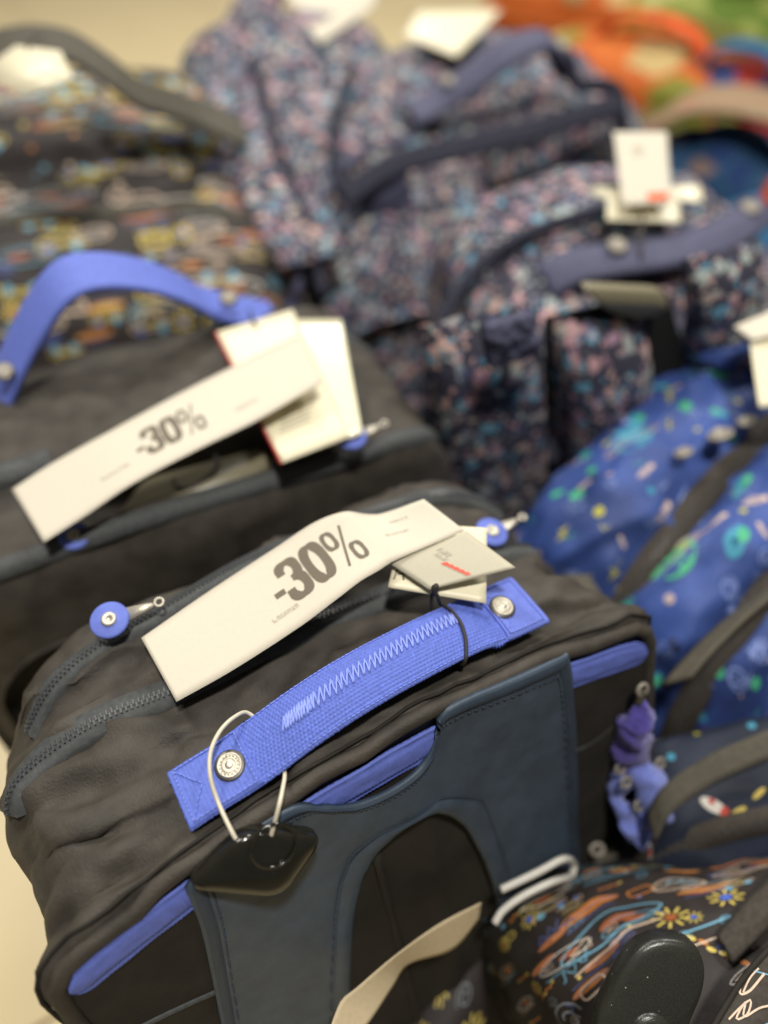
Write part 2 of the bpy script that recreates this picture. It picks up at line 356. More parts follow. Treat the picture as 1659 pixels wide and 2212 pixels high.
def doodle(mb, S, u, v, rot, k, rr, s=1.0):
    """one motif of the car-and-surfboard doodle print"""
    A = lambda pts, w, c, closed=False, h=.0005: ribbon(mb, S, [(x * s, y * s) for x, y in pts], w * s * WK[0], u, v, rot, ix(c), h, closed)
    B = lambda pts, c, h=.0004: blob(mb, S, [(x * s, y * s) for x, y in pts], u, v, rot, ix(c), h)
    ch = rr.choice
    if k == 0:      # surfboard outline with stripes
        A(board(.030, .0075), .0014, ch(['peach', 'sky', 'white']), True)
        B(ell(.011, .0028, x=.006), ch(['orange', 'rust', 'rust']))
        A([(-.024, .0), (-.012, .003), (-.012, -.003), (-.024, 0)], .001, 'peach')
        A([(-.028, -.011), (.024, -.011)], .0012, ch(['sky', 'grey', 'peach']))
    elif k == 1:    # filled board
        B(board(.022, .0045), ch(['orange', 'rust', 'orange'])); A([(-.02, 0), (.02, 0)], .001, ch(['yellow', 'dark', 'lav']), h=.0007)
        A([(-.02, -.007), (.016, -.007)], .001, 'lav')
    elif k == 2:    # car
        A([(-.017, 0), (-.017, .005), (-.010, .006), (-.006, .011), (.006, .011), (.010, .006), (.017, .005), (.017, 0)], .0013, ch(['yellow', 'yellow', 'peach']), True)
        A([(-.013, .003), (.013, .003)], .0016, 'yellow')
        for x in (-.010, .010): B(ell(.0038, .0038, 12, x, -.001), ch(['sky', 'sky', 'lav']), .0007)
        A([(-.014, .0135), (.014, .0135)], .0012, 'yellow')
    elif k == 3:    # daisy
        for i in range(9):
            t = 2 * math.pi * i / 9; A([(.0045 * math.cos(t), .0045 * math.sin(t)), (.0105 * math.cos(t), .0105 * math.sin(t))], .0022, 'yellow')
        B(ell(.0034, .0034, 12), ch(['blue', 'rust']), .0007)
    elif k == 4:    # squiggle
        A([(.0025 * i, .004 * math.sin(i * 1.7) + .001 * (i % 2)) for i in range(-5, 6)], .0013, ch(['lav', 'sky', 'lav']))
    elif k == 5:    # ring link
        A(roundpoly([(-.010, -.0045), (.010, -.0045), (.010, .0045), (-.010, .0045)], .004, 4), .0022, ch(['yellow', 'peach', 'orange']), True)
    elif k == 6:    # hatch
        for i in range(4): A([(-.010 + .001 * i, -.004 + .0028 * i), (.010, -.004 + .0028 * i)], .0009, ch(['lav', 'lav', 'blue']))
    elif k == 7:    # leaf with veins
        A(ell(.016, .0065, 18), .0013, 'peach', True); A([(-.016, 0), (.016, 0)], .001, 'peach')
        for i in (-.008, 0, .008): A([(i, 0), (i + .005, .0045)], .0009, 'sky')
    elif k == 8:    # dashed rope
        for i in range(6): B(ell(.0024, .0013, 8, -.012 + .005 * i, .0012 * (i % 2)), ch(['orange', 'orange', 'yellow']))
    elif k == 11:   # long pair of lines
        A([(-.035, .002), (.035, .002)], .0016, 'sky'); A([(-.030, -.006), (.03, -.006)], .0013, 'peach'); A([(-.030, -.006), (-.026, .002)], .0013, 'peach')
    elif k == 9:    # spiral wave
        A([(.009 * (1 - i / 22) * math.cos(i * .55), .009 * (1 - i / 22) * math.sin(i * .55)) for i in range(18)], .0014, ch(['sky', 'grey', 'peach']))
    else:
        B(ell(.0028, .0028, 10), ch(['sky', 'yellow', 'lav', 'peach', 'orange']))
def spacey(mb, S, u, v, rot, k, rr, s=1.0):
    A = lambda pts, w, c, closed=False, h=.0005: ribbon(mb, S, [(x * s, y * s) for x, y in pts], w * s * WK[0], u, v, rot, ix(c), h, closed)
    B = lambda pts, c, h=.0004: blob(mb, S, [(x * s, y * s) for x, y in pts], u, v, rot, ix(c), h)
    ch = rr.choice
    if k == 0: B(ell(.013, .012, 18), ch(['green', 'teal', 'green'])); A(ell(.019, .004, 18), .0012, ch(['grey', 'dust']), True, .0007); B(ell(.004, .003, 10, .004, -.006), 'teal', .0007)
    elif k == 1: B([(-.009, .001), (.002, .004), (0, .001), (.009, -.001), (-.002, -.004), (0, -.001)], 'lemon')
    elif k == 2:
        A([(rr.uniform(-.011, .011), rr.uniform(-.009, .009)) for _ in range(9)], .0010, 'paleb'); A(ell(.006, .008, 12), .0012, 'paleb', True)
    elif k == 3: B(ell(.010, .0035, 14), 'dust'); B(ell(.003, .003, 10, .009), 'peach', .0007)
    elif k == 4: B(ell(.004, .004, 10), ch(['lemon', 'dust', 'paleb', 'dark', 'teal']))
    elif k == 5: B(ell(.009, .005, 14, wob=.15, rr=rr), 'teal'); B(ell(.005, .003, 10, .004, .003), 'green', .0007)
    elif k == 6: A([(-.009, -.003), (-.003, .003), (.003, -.003), (.009, .003)], .0018, ch(['paleb', 'lemon', 'green']))
    else: B(ell(.007, .006, 14, wob=.1, rr=rr), 'green')
def toyish(mb, S, u, v, rot, k, rr, s=1.0):
    A = lambda pts, w, c, closed=False, h=.0005: ribbon(mb, S, [(x * s, y * s) for x, y in pts], w * s * WK[0], u, v, rot, ix(c), h, closed)
    B = lambda pts, c, h=.0004: blob(mb, S, [(x * s, y * s) for x, y in pts], u, v, rot, ix(c), h)
    ch = rr.choice
    if k == 0: B(ell(.013, .006, 16), 'white'); B(ell(.004, .005, 10, .011), 'redp', .0007); B(ell(.003, .003, 10, -.003, .003), 'redp', .0007)
    elif k == 1: B(ell(.0036, .0036, 12), ch(['redp', 'lemon', 'blue', 'grey', 'teal']))
    elif k == 2: B(ell(.009, .003, 12), ch(['yellow', 'white', 'blue', 'redp']))
    else: A([(-.008, 0), (-.002, .004), (.004, -.003), (.009, .003)], .0016, ch(['blue', 'yellow', 'grey', 'green']))
def scatter(name, S, n, fn, kinds, parent, seed, ur=(0, 1), vr=(0, 1), s=(.9, 1.15), rot=.25, mind=.017):
    rr = random.Random(seed); mb = MB(); pts = []
    for _ in range(n * 12):
        u, v = rr.uniform(*ur), rr.uniform(*vr); x, y = u * S.lu, v * S.lv
        if any(((x - a) / .75)**2 + ((y - b) / 1.35)**2 < mind * mind for a, b in pts): continue
        pts.append((x, y)); fn(mb, S, u, v, rr.uniform(-rot, rot) + (math.pi if rr.random() < .4 else 0), rr.choice(kinds), rr, rr.uniform(*s))
        if len(pts) >= n: break
    return mb.build(name, IM, parent, kind='stuff', label=None)

# ------------------------------------------------------------------ soft bag bodies: lofts of upright cross-sections
def outline(al, ar, z, r, crown, zb, n):
    c, h = (al + ar) / 2, (ar - al) / 2; r = min(r, h * .95); P = []
    for t in np.linspace(0, 1, 24)[:-1]: P.append((al - .006 * math.sin(math.pi * t), zb + (z - r - zb) * t))
    for t in np.linspace(0, math.pi / 2, 14)[:-1]: P.append((al + r - r * math.cos(t), z - r + r * math.sin(t)))
    for t in np.linspace(al + r, ar - r, 40): P.append((t, z + crown * max(0, 1 - abs((t - c) / (h - r + 1e-6)) ** 2.2)))
    for t in np.linspace(0, math.pi / 2, 14)[1:]: P.append((ar - r + r * math.sin(t), z - r + r * math.cos(t)))
    for t in np.linspace(0, 1, 24)[1:]: P.append((ar + .006 * math.sin(math.pi * t), (z - r) + (zb - z + r) * t))
    P = np.array(P); d = np.r_[0, np.cumsum(np.linalg.norm(np.diff(P, axis=0), axis=1))]; s = np.linspace(0, d[-1], n)
    return np.stack([np.interp(s, d, P[:, 0]), np.interp(s, d, P[:, 1])], 1)
def body(name, secs, mat, parent, m=70, n=130, seed=0, fold=.0035, skew=0, mod=None, sm=1.2, mats=None, matfn=None):
    """secs: (b, al, ar, z, corner r, crown, lean, zbottom)"""
    S = np.array(secs, float); d = np.r_[0, np.cumsum(np.hypot(np.diff(S[:, 0]), np.diff(S[:, 3])))]
    s = np.linspace(0, d[-1], m); Q = np.stack([np.interp(s, d, S[:, i]) for i in range(8)], 1)
    ker = np.exp(-.5 * (np.arange(-4, 5) / sm)**2); ker /= ker.sum(); Qp = np.pad(Q, ((4, 4), (0, 0)), mode='reflect', reflect_type='odd')
    Q = np.stack([np.convolve(Qp[:, i], ker, 'valid') for i in range(8)], 1)
    G = np.zeros((m, n, 3))
    for i, (b, al, ar, z, r, cr, ln, zb) in enumerate(Q):
        O = outline(al, ar, z, r, cr, zb, n); G[i, :, 0] = O[:, 0]; G[i, :, 2] = O[:, 1]; G[i, :, 1] = b - ln * (z - O[:, 1]) + skew * O[:, 0]
    if mod: mod(G)
    Nn = Surf(G).N
    if Nn[m // 2, n // 2, 2] < 0: Nn = -Nn
    for i in range(m):
        fd = min(1, i / 5, (m - 1 - i) / 5) * .8 + .2
        for j in range(n):
            x, y, z = G[i, j]
            dsp = .55 * fbm((x * 9 + seed, y * 13, z * 9), 3) + .35 * (ridge(x * 11 + seed * 3, y * 20 + z * 5, z * 6) - .35) + .2 * fbm((x * 40, y * 40 + seed, z * 40), 2)
            G[i, j] += Nn[i, j] * fold * fd * dsp
    v = list(G.reshape(-1, 3)); f = grid_faces(m, n)
    if Surf(G).N[m // 2, n // 2, 2] < 0: f = [q[::-1] for q in f]; cap = 1
    else: cap = 0
    fm = [0] * len(f)
    if matfn: fm = [matfn(i, j, G[i, j]) for i in range(m - 1) for j in range(n - 1)]
    for i0 in (0, m - 1):                       # end caps as shrinking rings
        k0 = i0 * n; c = G[i0].mean(0); base = k0; prev = [k0 + j for j in range(n)]
        for t in (.7, .35, .02):
            st = len(v)
            for j in range(n): v.append(c + (G[i0, j] - c) * t)
            cur = [st + j for j in range(n)]
            for j in range(n):
                j2 = (j + 1) % n; q = (prev[j], prev[j2], cur[j2], cur[j]); f.append(q if i0 else q[::-1]); fm.append(matfn(i0, n // 2, c) if matfn else 0)
            prev = cur
        f.append(tuple(prev)); fm.append(0)
    o = obj(name, v, f, mats or mat, parent, fm)
    return o, Surf(G, flip=Surf(G).N[m // 2, n // 2, 2] < 0)
def rowline(S, u, v0, v1, n=60, h=.001): return np.array([S.at(u, v, h) for v in np.linspace(v0, v1, n)])
def u_of(S, b, v=.5):                       # loft parameter whose mid point has this depth
    us = np.linspace(0, 1, 400); return us[np.argmin([abs(S.at(u, v)[1] - b) for u in us])]
def zipper(parent, S, line, w=.016, teeth=True, pitch=.0014, tape='greytape', lift=.0024):
    """line: (u, v) points on the surface; a tape and two rows of interlocking teeth"""
    UV = spline([(u, v, 0) for u, v in line], 70)[:, :2]; P = np.array([S.at(u, v, lift) for u, v in UV])
    kz = np.exp(-.5 * (np.arange(-6, 7) / 3.)**2); kz /= kz.sum(); sm_ = lambda A_: np.stack([np.convolve(np.pad(A_[:, c], 6, mode='reflect', reflect_type='odd'), kz, 'valid') for c in range(3)], 1); P = sm_(P)
    Nn = np.array([nrm(S.at(u, v, 1) - S.at(u, v, 0)) for u, v in UV]); Nn = nrm(sm_(sm_(Nn))); T = nrm(np.gradient(P, axis=0)); B = nrm(np.cross(Nn, T))
    prof = [(-1.06, -.005), (-.9, .0004), (-.3, .0008), (0, .0018), (.3, .0008), (.9, .0004), (1.06, -.005)]
    G = np.array([[P[i] + B[i] * x * w / 2 + Nn[i] * h for x, h in prof] for i in range(len(P))])
    z = obj('zipper', G.reshape(-1, 3), grid_faces(*G.shape[:2]), M[tape], parent)
    if teeth:
        d = np.r_[0, np.cumsum(np.linalg.norm(np.diff(P, axis=0), axis=1))]; mb = MB(); k = int(d[-1] / pitch)
        for i in range(k):
            s = (i + .5) * pitch; p = np.array([np.interp(s, d, P[:, c]) for c in range(3)]); j = min(np.searchsorted(d, s), len(P) - 1)
            t, b, nn = T[j], B[j], Nn[j]; sd = 1 if i % 2 else -1; c = p + b * sd * .0011 + nn * .0018
            v = [c + t * x * .00045 + b * y * .0014 + nn * zz * .0007 for zz in (-1, 1) for x, y in ((-1, -1), (1, -1), (1, 1), (-1, 1))]
            mb.add(v, [(0, 3, 2, 1), (4, 5, 6, 7), (0, 1, 5, 4), (1, 2, 6, 5), (2, 3, 7, 6), (3, 0, 4, 7)])
        mb.build('teeth', M['teeth'], z, kind='stuff', smooth=False)
    return z
def rivet(parent, loc, normal, r=.0061, name='rivet', cap='steel'):
    v, f = lathe([(r * 1.22, -.001), (r * 1.22, .0008), (r * 1.1, .0012)], 30); o = obj(name, orient(v, loc, normal), f, M['steeldk'], parent)
    prof = [(r, .0), (r, .0016), (r * .95, .0020), (r * .88, .0021), (r * .85, .0019), (r * .6, .0020), (r * .57, .0022), (r * .5, .0022), (r * .47, .0020), (r * .3, .0020), (r * .27, .0023), (r * .1, .0024)]
    v, f = lathe(prof, 30)
    mb = MB(); mb.add(orient(v, loc, normal), f)
    for i in range(16):                         # raised lettering-like dots round the rim
        a = 2 * math.pi * i / 16; q = [(r * .71 * math.cos(a) + x, r * .71 * math.sin(a) + y, h) for h in (.0017, .00225) for x, y in ((-.0005, -.0004), (.0005, -.0004), (.0005, .0004), (-.0005, .0004))]
        mb.add(orient(q, loc, normal), [(4, 5, 6, 7), (0, 1, 5, 4), (1, 2, 6, 5), (2, 3, 7, 6), (3, 0, 4, 7)])
    mb.build('rivet_cap', M[cap], o); return o
def zip_tab(parent, loc, normal, r=.0105, pull=(1, 0, 0), matn='websmooth', plen=.016):
    v, f = lathe([(r * .9, -.0012), (r, -.0004), (r, .0008), (r * .9, .0014), (r * .02, .0016)], 28)
    o = obj('zip_tab', orient(v, loc, normal), f, M[matn], parent)
    nn = nrm(np.array(normal, float)); v, f = lathe([(r * .4, 0), (r * .4, .001), (r * .3, .0016), (r * .14, .001), (r * .1, .0004)], 20)
    obj('rivet', orient(v, np.array(loc) + nn * .0015, normal), f, M['steel'], o)
    pl = np.array(pull, float); pl = nrm(pl - nn * (pl @ nn)); bb = np.cross(nn, pl); c = np.array(loc)
    mb = MB(); a = c + pl * r * .8
    pts = [a - bb * .004, a + bb * .004, a + pl * plen * .7 + bb * .0022, a + pl * plen + bb * .001, a + pl * plen - bb * .001, a + pl * plen * .7 - bb * .0022]
    v, f = prism(roundpoly(pts, .001, 3), .0022); mb.add(v, f)
    v, f = tube([a + pl * (plen + .003) + (bb * math.cos(t) + pl * math.sin(t)) * .0024 for t in np.linspace(0, 2 * math.pi, 14)[:-1]], .0008, 6, closed=True, up=nn); mb.add(v, f)
    mb.build('zip_puller', M['steel'], o); return o
def sheetobj(name, G, th, mat, parent, **k):
    v, f = slab(G, th); return obj(name, v, f, mat, parent, **k)
def inkstrokes(mb, S, strokes, u0, v0, rot, mi, h=.00025):
    for pts, w, closed in strokes: ribbon(mb, S, pts, w, u0, v0, rot, mi, h, closed)
def discount_ink(S, u0, v0, hgt, parent, matn, flipx=1, flipy=1, slant=0):
    """the characters -30% in heavy condensed figures; x runs along S.u, y across"""
    k = hgt; mb = MB()
    def put(pts, w, closed=False):
        Q = [np.array([p[0] * k, p[1] * k]) for p in pts]
        if closed: Q.append(Q[0])
        Q2 = [Q[0]]
        for a, b in zip(Q[:-1], Q[1:]):
            n = max(1, int(np.linalg.norm(b - a) / .0015)); Q2 += [a + (b - a) * t / n for t in range(1, n + 1)]
        Q2 = np.array(Q2); T = nrm(np.gradient(Q2, axis=0))
        if closed: T[0] = T[-1] = nrm(Q2[1] - Q2[-2])
        Nn = np.stack([-T[:, 1], T[:, 0]], 1); W_ = (w * k) if np.isscalar(w) else None; v = []
        for q, nn in zip(Q2, Nn):
            wx = W_ if W_ else (w[0] * abs(nn[0]) + w[1] * abs(nn[1])) * k
            for sd in (-1, 1):
                x, y = q + nn * sd * wx / 2; v.append(S.at(u0 + flipx * x / S.lu, v0 + flipy * y / S.lv, .0003))
        mb.add(v, [(2 * i, 2 * i + 1, 2 * i + 3, 2 * i + 2) for i in range(len(Q2) - 1)])
    def oval(cx, cy, a, b, w, n=36):
        e = 2.6
        put([(cx + a * math.copysign(abs(math.cos(t)) ** (2 / e), math.cos(t)), cy + b * math.copysign(abs(math.sin(t)) ** (2 / e), math.sin(t))) for t in [2 * math.pi * i / n for i in range(n)]], w, True)
    put([(.0, .38), (.21, .38)], .12)
    three = [(.31, .70), (.32, .83), (.38, .90), (.48, .92), (.58, .89), (.625, .80), (.625, .66), (.59, .565), (.52, .535), (.45, .525)]
    sp2 = lambda q: [tuple(p[:2]) for p in spline([(x, y, 0) for x, y in q], 40)]
    put(sp2(three), (.165, .115)); put(sp2([(.45, .525), (.53, .51), (.61, .46), (.635, .36), (.635, .22), (.59, .12), (.48, .08), (.37, .11), (.315, .19), (.31, .33)]), (.165, .115))
    oval(.99, .5, .165, .425, (.165, .115))
    oval(1.40, .74, .10, .215, (.075, .065)); oval(1.76, .24, .10, .215, (.075, .065)); put([(1.42, -.02), (1.74, 1.02)], .05)
    return mb.build('discount_print', M[matn], parent, kind='stuff')
def smalltext(mb, S, u0, v0, length, h, fu=1, seed=1, fv=1):
    rr = random.Random(seed); x = 0
    while x < length:
        w = rr.uniform(.5, .9) * h
        for a, b in (((0, 0), (0, 1)), ((0, rr.choice([.5, 1, 1])), (.6, rr.choice([0, .5, 1]))), ((.6, 0), (.6, rr.choice([.5, 1])))):
            pts = [(x + a[0] * w, a[1] * h), (x + b[0] * w, b[1] * h)]; v = []
            q0, q1 = np.array(pts[0]), np.array(pts[1]); t = nrm(q1 - q0 + 1e-9); n = np.array([-t[1], t[0]]) * h * .09
            for q in (q0 - n, q0 + n, q1 + n, q1 - n): v.append(S.at(u0 + fu * q[0] / S.lu, v0 + fv * q[1] / S.lv, .0003))
            mb.add(v, [(0, 1, 2, 3)])
        x += w * 1.15
#SCENE
# ------------------------------------------------------------------ floor
fr0 = Frame(0, 0, 31)
gr = MB()
n = 12; X = 6.0
gr.add([(x, y, -.004) for x, y in ((-X, -X), (X, -X), (X, X + 3), (-X, X + 3))], [(0, 1, 2, 3)])
floor = gr.build('floor', M['grout'], smooth=False, kind='structure')
TS, GP = .6, .005
tv, tf = prism([(x, y, 0) for x, y in ((0, 0), (TS - GP, 0), (TS - GP, TS - GP), (0, TS - GP))], .008)
tile0 = None
for i in range(-6, 6):
    for j in range(-2, 9):
        if tile0 is None: tile0 = obj('floor_tile', tv, tf, M['tile'], floor, smooth=False); t = tile0
        else:
            t = tile0.copy(); COL.objects.link(t); t.parent = floor
        p = fr0.u * (i * TS - .085) + fr0.v * (j * TS + .262); t.location = (p[0], p[1], 0); t.rotation_euler = (0, 0, R(31))

def uvof(S, a, b):
    G = S.G; top = S.N[..., 2] > .25; d = (G[..., 0] - a)**2 + (G[..., 1] - b)**2 + (~top) * 1.
    i, j = np.unravel_index(np.argmin(d), d.shape); u, v = i / (S.n - 1), j / (S.k - 1); su, sv = 1 / (S.n - 1), 1 / (S.k - 1)
    for _ in range(3):
        q = np.linspace(-1, 1, 7); u, v = min(((S.at(u + x * su, v + y * sv)[0] - a)**2 + (S.at(u + x * su, v + y * sv)[1] - b)**2, u + x * su, v + y * sv) for x in q for y in q)[1:]; su /= 3; sv /= 3
    return u, v
def pairgrid(O, I, n, k, f):
    t = np.arange(len(O)); s = np.linspace(0, len(O) - 1, n)
    def cr(P):
        P = np.array(P, float); out = []
        for x in s:
            i = min(int(x), len(P) - 2); h = x - i; a, b, c, d = P[max(i - 1, 0)], P[i], P[i + 1], P[min(i + 2, len(P) - 1)]
            m1, m2 = (c - a) / 2, (d - b) / 2
            out.append((2 * h**3 - 3 * h**2 + 1) * b + (h**3 - 2 * h**2 + h) * m1 + (-2 * h**3 + 3 * h**2) * c + (h**3 - h**2) * m2)
        return np.array(out)
    A, B = cr(O), cr(I); w = np.linspace(0, 1, k)[None, :, None]; Q = A[:, None] * (1 - w) + B[:, None] * w
    return np.array([[f(*q) for q in row] for row in Q])

# ================================================================== bag A : the near black rolling backpack
FA = Frame(-.005, .196, 31)
A = thing('rolling_backpack', 'nearest black rolling backpack with blue webbing handle and slate arched cover', 'backpack', FA, 'black rolling backpacks')
KA = .287
CRE = [((-.113, .0), (-.19, .018), .0045, .006), ((-.112, -.012), (-.185, -.022), .0050, .005), ((-.125, .022), (-.195, .046), .004, .007), ((-.15, .004), (-.20, .0), .003, .005), ((-.118, -.018), (-.150, -.034), .003, .004), ((-.10, .024), (-.02, .030), .003, .006),
    ((.108, -.006), (.165, -.018), .0045, .005), ((.04, -.022), (.15, -.027), .003, .004), ((.108, .012), (.16, .03), .004, .006), ((.11, .02), (.15, .07), .004, .007), ((.12, .03), (.17, .02), .003, .005), ((-.05, -.022), (.03, -.018), .003, .004), ((-.19, .085), (-.10, .082), .004, .006), ((-.12, .090), (.0, .085), .003, .006)]
rr_ = random.Random(31)
for _ in range(26):
    a_, b_ = rr_.uniform(-.19, .16), rr_.choice([rr_.uniform(-.028, -.012), rr_.uniform(.015, .045), rr_.uniform(.07, .12)]); an = rr_.gauss(0, .45); l_ = rr_.uniform(.02, .05)
    CRE.append(((a_, b_), (a_ + l_ * math.cos(an), b_ + l_ * math.sin(an)), rr_.uniform(.0012, .0026), rr_.uniform(.0022, .004)))
def modA(G):
    P = G[..., :2]; top = np.clip((G[..., 2] - .36) / .06, 0, 1)
    for (p, q, dep, wd) in CRE:
        p, q = np.array(p), np.array(q); d = q - p; t = np.clip(((P - p) @ d) / (d @ d), 0, 1); wob = .003 * np.sin(t * 9 + p[0] * 90)
        dist = np.linalg.norm(P - (p + t[..., None] * d), axis=-1) + wob; w = np.exp(-(dist / wd)**2) - .55 * np.exp(-((dist - 1.9 * wd) / wd)**2)
        G[..., 2] -= dep * w * top * np.sin(np.clip(t, .08, .97) * math.pi) ** .5
bodyA, SA = body('body', [(-.033, -.188, .173, .449, .020, .026, KA, .04), (-.027, -.192, .177, .455, .024, .025, .25, .04), (-.015, -.186, .171, .456, .03, .018, .2, .04), (.0, -.184, .168, .460, .04, .013, .15, .04),
    (.02, -.190, .159, .462, .05, .009, .1, .04), (.048, -.194, .154, .465, .05, .004, .05, .04), (.058, -.195, .153, .463, .05, .003, .05, .04), (.075, -.193, .153, .469, .06, .006, 0, .04),
    (.105, -.188, .156, .470, .07, .006, 0, .04), (.122, -.174, .156, .466, .07, .004, 0, .04), (.136, -.162, .158, .452, .07, 0, 0, .04), (.145, -.15, .148, .42, .07, 0, 0, .04)],
    None, A, m=110, n=190, seed=3, fold=.0125, mod=modA, mats=[M['black'], M['black2']], matfn=lambda i, j, p: 1 if i == 0 else 0)
def faceA(a, z, h=0):
    q = 1 / math.hypot(1, KA); return np.array([a, -.033 - KA * (.449 - z) - h * q, z + h * q * KA])
# rim piping round the front face
P = np.array([faceA(p[0], p[2], .001) for p in SA.G[0]])[::2]
v, f = tube(P, .0045, 8, up=(0, -1, 0)); obj('piping', v, f, M['black'], A)
P = np.array([SA.at(.035, t, .0012) for t in np.linspace(.02, .98, 120)]); v, f = tube(P, .0011, 6); obj('seam', v, f, M['black2'], A)
# blue band under the rim
def ztop(a): return .4425 + .026 * (1 - abs((a + .0075) / .178) ** 2.2) - .006 * (a + .18) / .35
G = []
for a in np.r_[np.linspace(-.1838, -.170, 20), np.linspace(-.1695, .158, 520), np.linspace(.159, .1698, 20)]:
    d = min(a + .1840, .170 - a); k = math.sqrt(max(0, 1 - max(0, (.011 - d) / .011)**2)) if d < .011 else 1
    c = ztop(a) - .0108; hh = .0100 * max(k, .05); G.append([faceA(a, c + hh * t, .0028 + .0011 * (1 - t * t) + .00016 * math.sin(a * 2800) - .0010 * (abs(t) > .7) * (abs(t) < .82) + .0006 * noise.noise(Vector((a * 60, t * 2, 7)))) for t in np.linspace(1, -1, 15)])
sheetobj('color_band', np.array(G)[:, ::-1], .002, M['websmooth'], A)
G = np.array([[faceA(-.185 + .354 * t, .05 + (ztop(-.185 + .354 * t) - .006 - .05) * s, .0010 + min(1, (1 - s) * 14) * (.0028 * (fbm((t * 5, s * 6, 1), 4) * .5 + .5) + .003 * math.exp(-((t - .53) / .02)**2))) for t in np.linspace(0, 1, 80)] for s in np.linspace(0, 1, 80)])
obj('back_panel', G.reshape(-1, 3), grid_faces(80, 80, 0, False), M['black2'], A)
# slate cover with the arched cut-out
PO = [(-.162, .2), (-.1385, .3356), (-.1245, .4221), (-.1220, .450), (-.1195, .4600), (-.100, .4665), (-.066, .4705), (-.050, .459), (-.034, .4475), (-.006, .4440), (.010, .449), (.018, .463), (.025, .4760), (.060, .4725), (.098, .4665), (.1050, .4620), (.1075, .42), (.1105, .3412), (.1125, .26), (.113, .18)]
PI = [(-.088, .2), (-.0600, .335), (-.0440, .383), (-.036, .395), (-.032, .400), (-.028, .4040), (-.020, .4075), (-.014, .4090), (-.010, .410), (-.004, .410), (.002, .4090), (.006, .4075), (.010, .405), (.017, .396), (.024, .382), (.027, .373), (.031, .355), (.0375, .3206), (.0430, .262), (.046, .18)]
Gp = pairgrid(PO, PI, 120, 12, lambda a, z: faceA(a, z, .0072 + .0010 * math.sin(a * 60 + z * 35) + .001 * fbm((a * 30, z * 30, 3), 3)))
plate = sheetobj('trolley_cover', Gp, .003, M['slate'], A)
SPl = Surf(Gp, flip=Surf(Gp).N[60, 6, 1] > 0)
for c0, c1, nm in ((.86, .985, 'edge_tape'), (.02, .09, 'edge_tape')):
    G = np.array([[SPl.at(u, c0 + (c1 - c0) * t, .0004 + .0010 * math.sin(math.pi * t)) for t in np.linspace(0, 1, 6)] for u in np.linspace(0, 1, 120)])
    obj(nm, G.reshape(-1, 3), grid_faces(120, 6), M['slatedk'] if c0 < .5 else M['slate'], plate)
mb = MB()
for c0 in (.835, .115):
    for i in range(150):
        u = (i + .2) / 150; p, q = SPl.at(u, c0, .0006), SPl.at(u + .004, c0, .0006); v, f = tube([p, (p + q) / 2 + (SPl.at(u, c0, .0010) - p), q], .0004, 5); mb.add(v, f)
mb.build('stitching', M['slatedk'], plate, kind='stuff')
for pts in ([(-.172, .378), (-.145, .3715), (-.118, .362)], [(.1085, .3775), (.128, .3745), (.15, .380)], [(-.03, .16), (-.03, .40)]):
    P = spline([faceA(a, z, .002) for a, z in pts], 20); v, f = tube(P, .0018 if pts[0][1] > .3 else .003, 7); obj('side_cord' if pts[0][1] > .3 else 'seam', v, f, M['greytape'] if pts[0][1] > .3 else M['black2'], A)
# zippers
zipper(A, SA, [uvof(SA, a, b) for a, b in [(-.184, .048), (-.1754, .0568), (-.1573, .0626), (-.1334, .063), (-.0921, .0585), (-.04, .055), (.05, .052), (.125, .05), (.142, .045)]], .0175)
zipper(A, SA, [uvof(SA, a, b) for a, b in [(-.165, .085), (-.14, .098), (-.106, .104), (-.081, .1048), (-.03, .112), (.03, .112), (.085, .105), (.115, .10), (.135, .09), (.145, .08)]], .013)
p = FA.z(237, 1340, .4855); zip_tab(A, p, (-.1, -.25, 1), .0105, (1, -.12, 0))
p = FA.z(1062, 1150, .4680); zip_tab(A, p, (.15, -.2, 1), .0105, (1, .1, -.2))
# carrying handle: woven webbing, thread by thread
HC = spline([(-.1095, -.004, .4755), (-.095, -.0035, .4775), (-.082, -.003, .4790), (-.066, -.0025, .4835), (-.04, -.0015, .4915), (-.01, -.0008, .4958), (.03, 0, .4945), (.06, .001, .4885), (.075, .0015, .4830), (.088, .002, .4795), (.1045, .002, .4765)], 560)
HT = nrm(np.gradient(HC, axis=0)); HN = nrm(np.cross(HT, np.array([0, 1, 0.])))
HN = np.where(HN[:, 2:3] < 0, -HN, HN); HL = np.r_[0, np.cumsum(np.linalg.norm(np.diff(HC, axis=0), axis=1))]
NV = 84; HW = .0338
def hw(a): return HW * (1 - .05 * (a < -.07) * min(1, (-.07 - a) / .02 if a < -.07 else 0)) + .0025 * max(0, min(1, (a - .055) / .03))
def hpt(i, t, h):                         # t in -1..1 across
    w = hw(HC[i, 0]) / 2; mid = math.exp(-(HC[i, 0] / .075)**4)
    return HC[i] + np.array([0, t * w, 0]) + HN[i] * (h - .0042 * mid * t * t - .0006 * (abs(t) > .9) * (abs(t) - .9) * 10)
G = np.zeros((len(HC), NV, 3)); rng = np.random.RandomState(4)
PU, PV = .0021, .0019
CW = np.zeros((len(HC), NV))
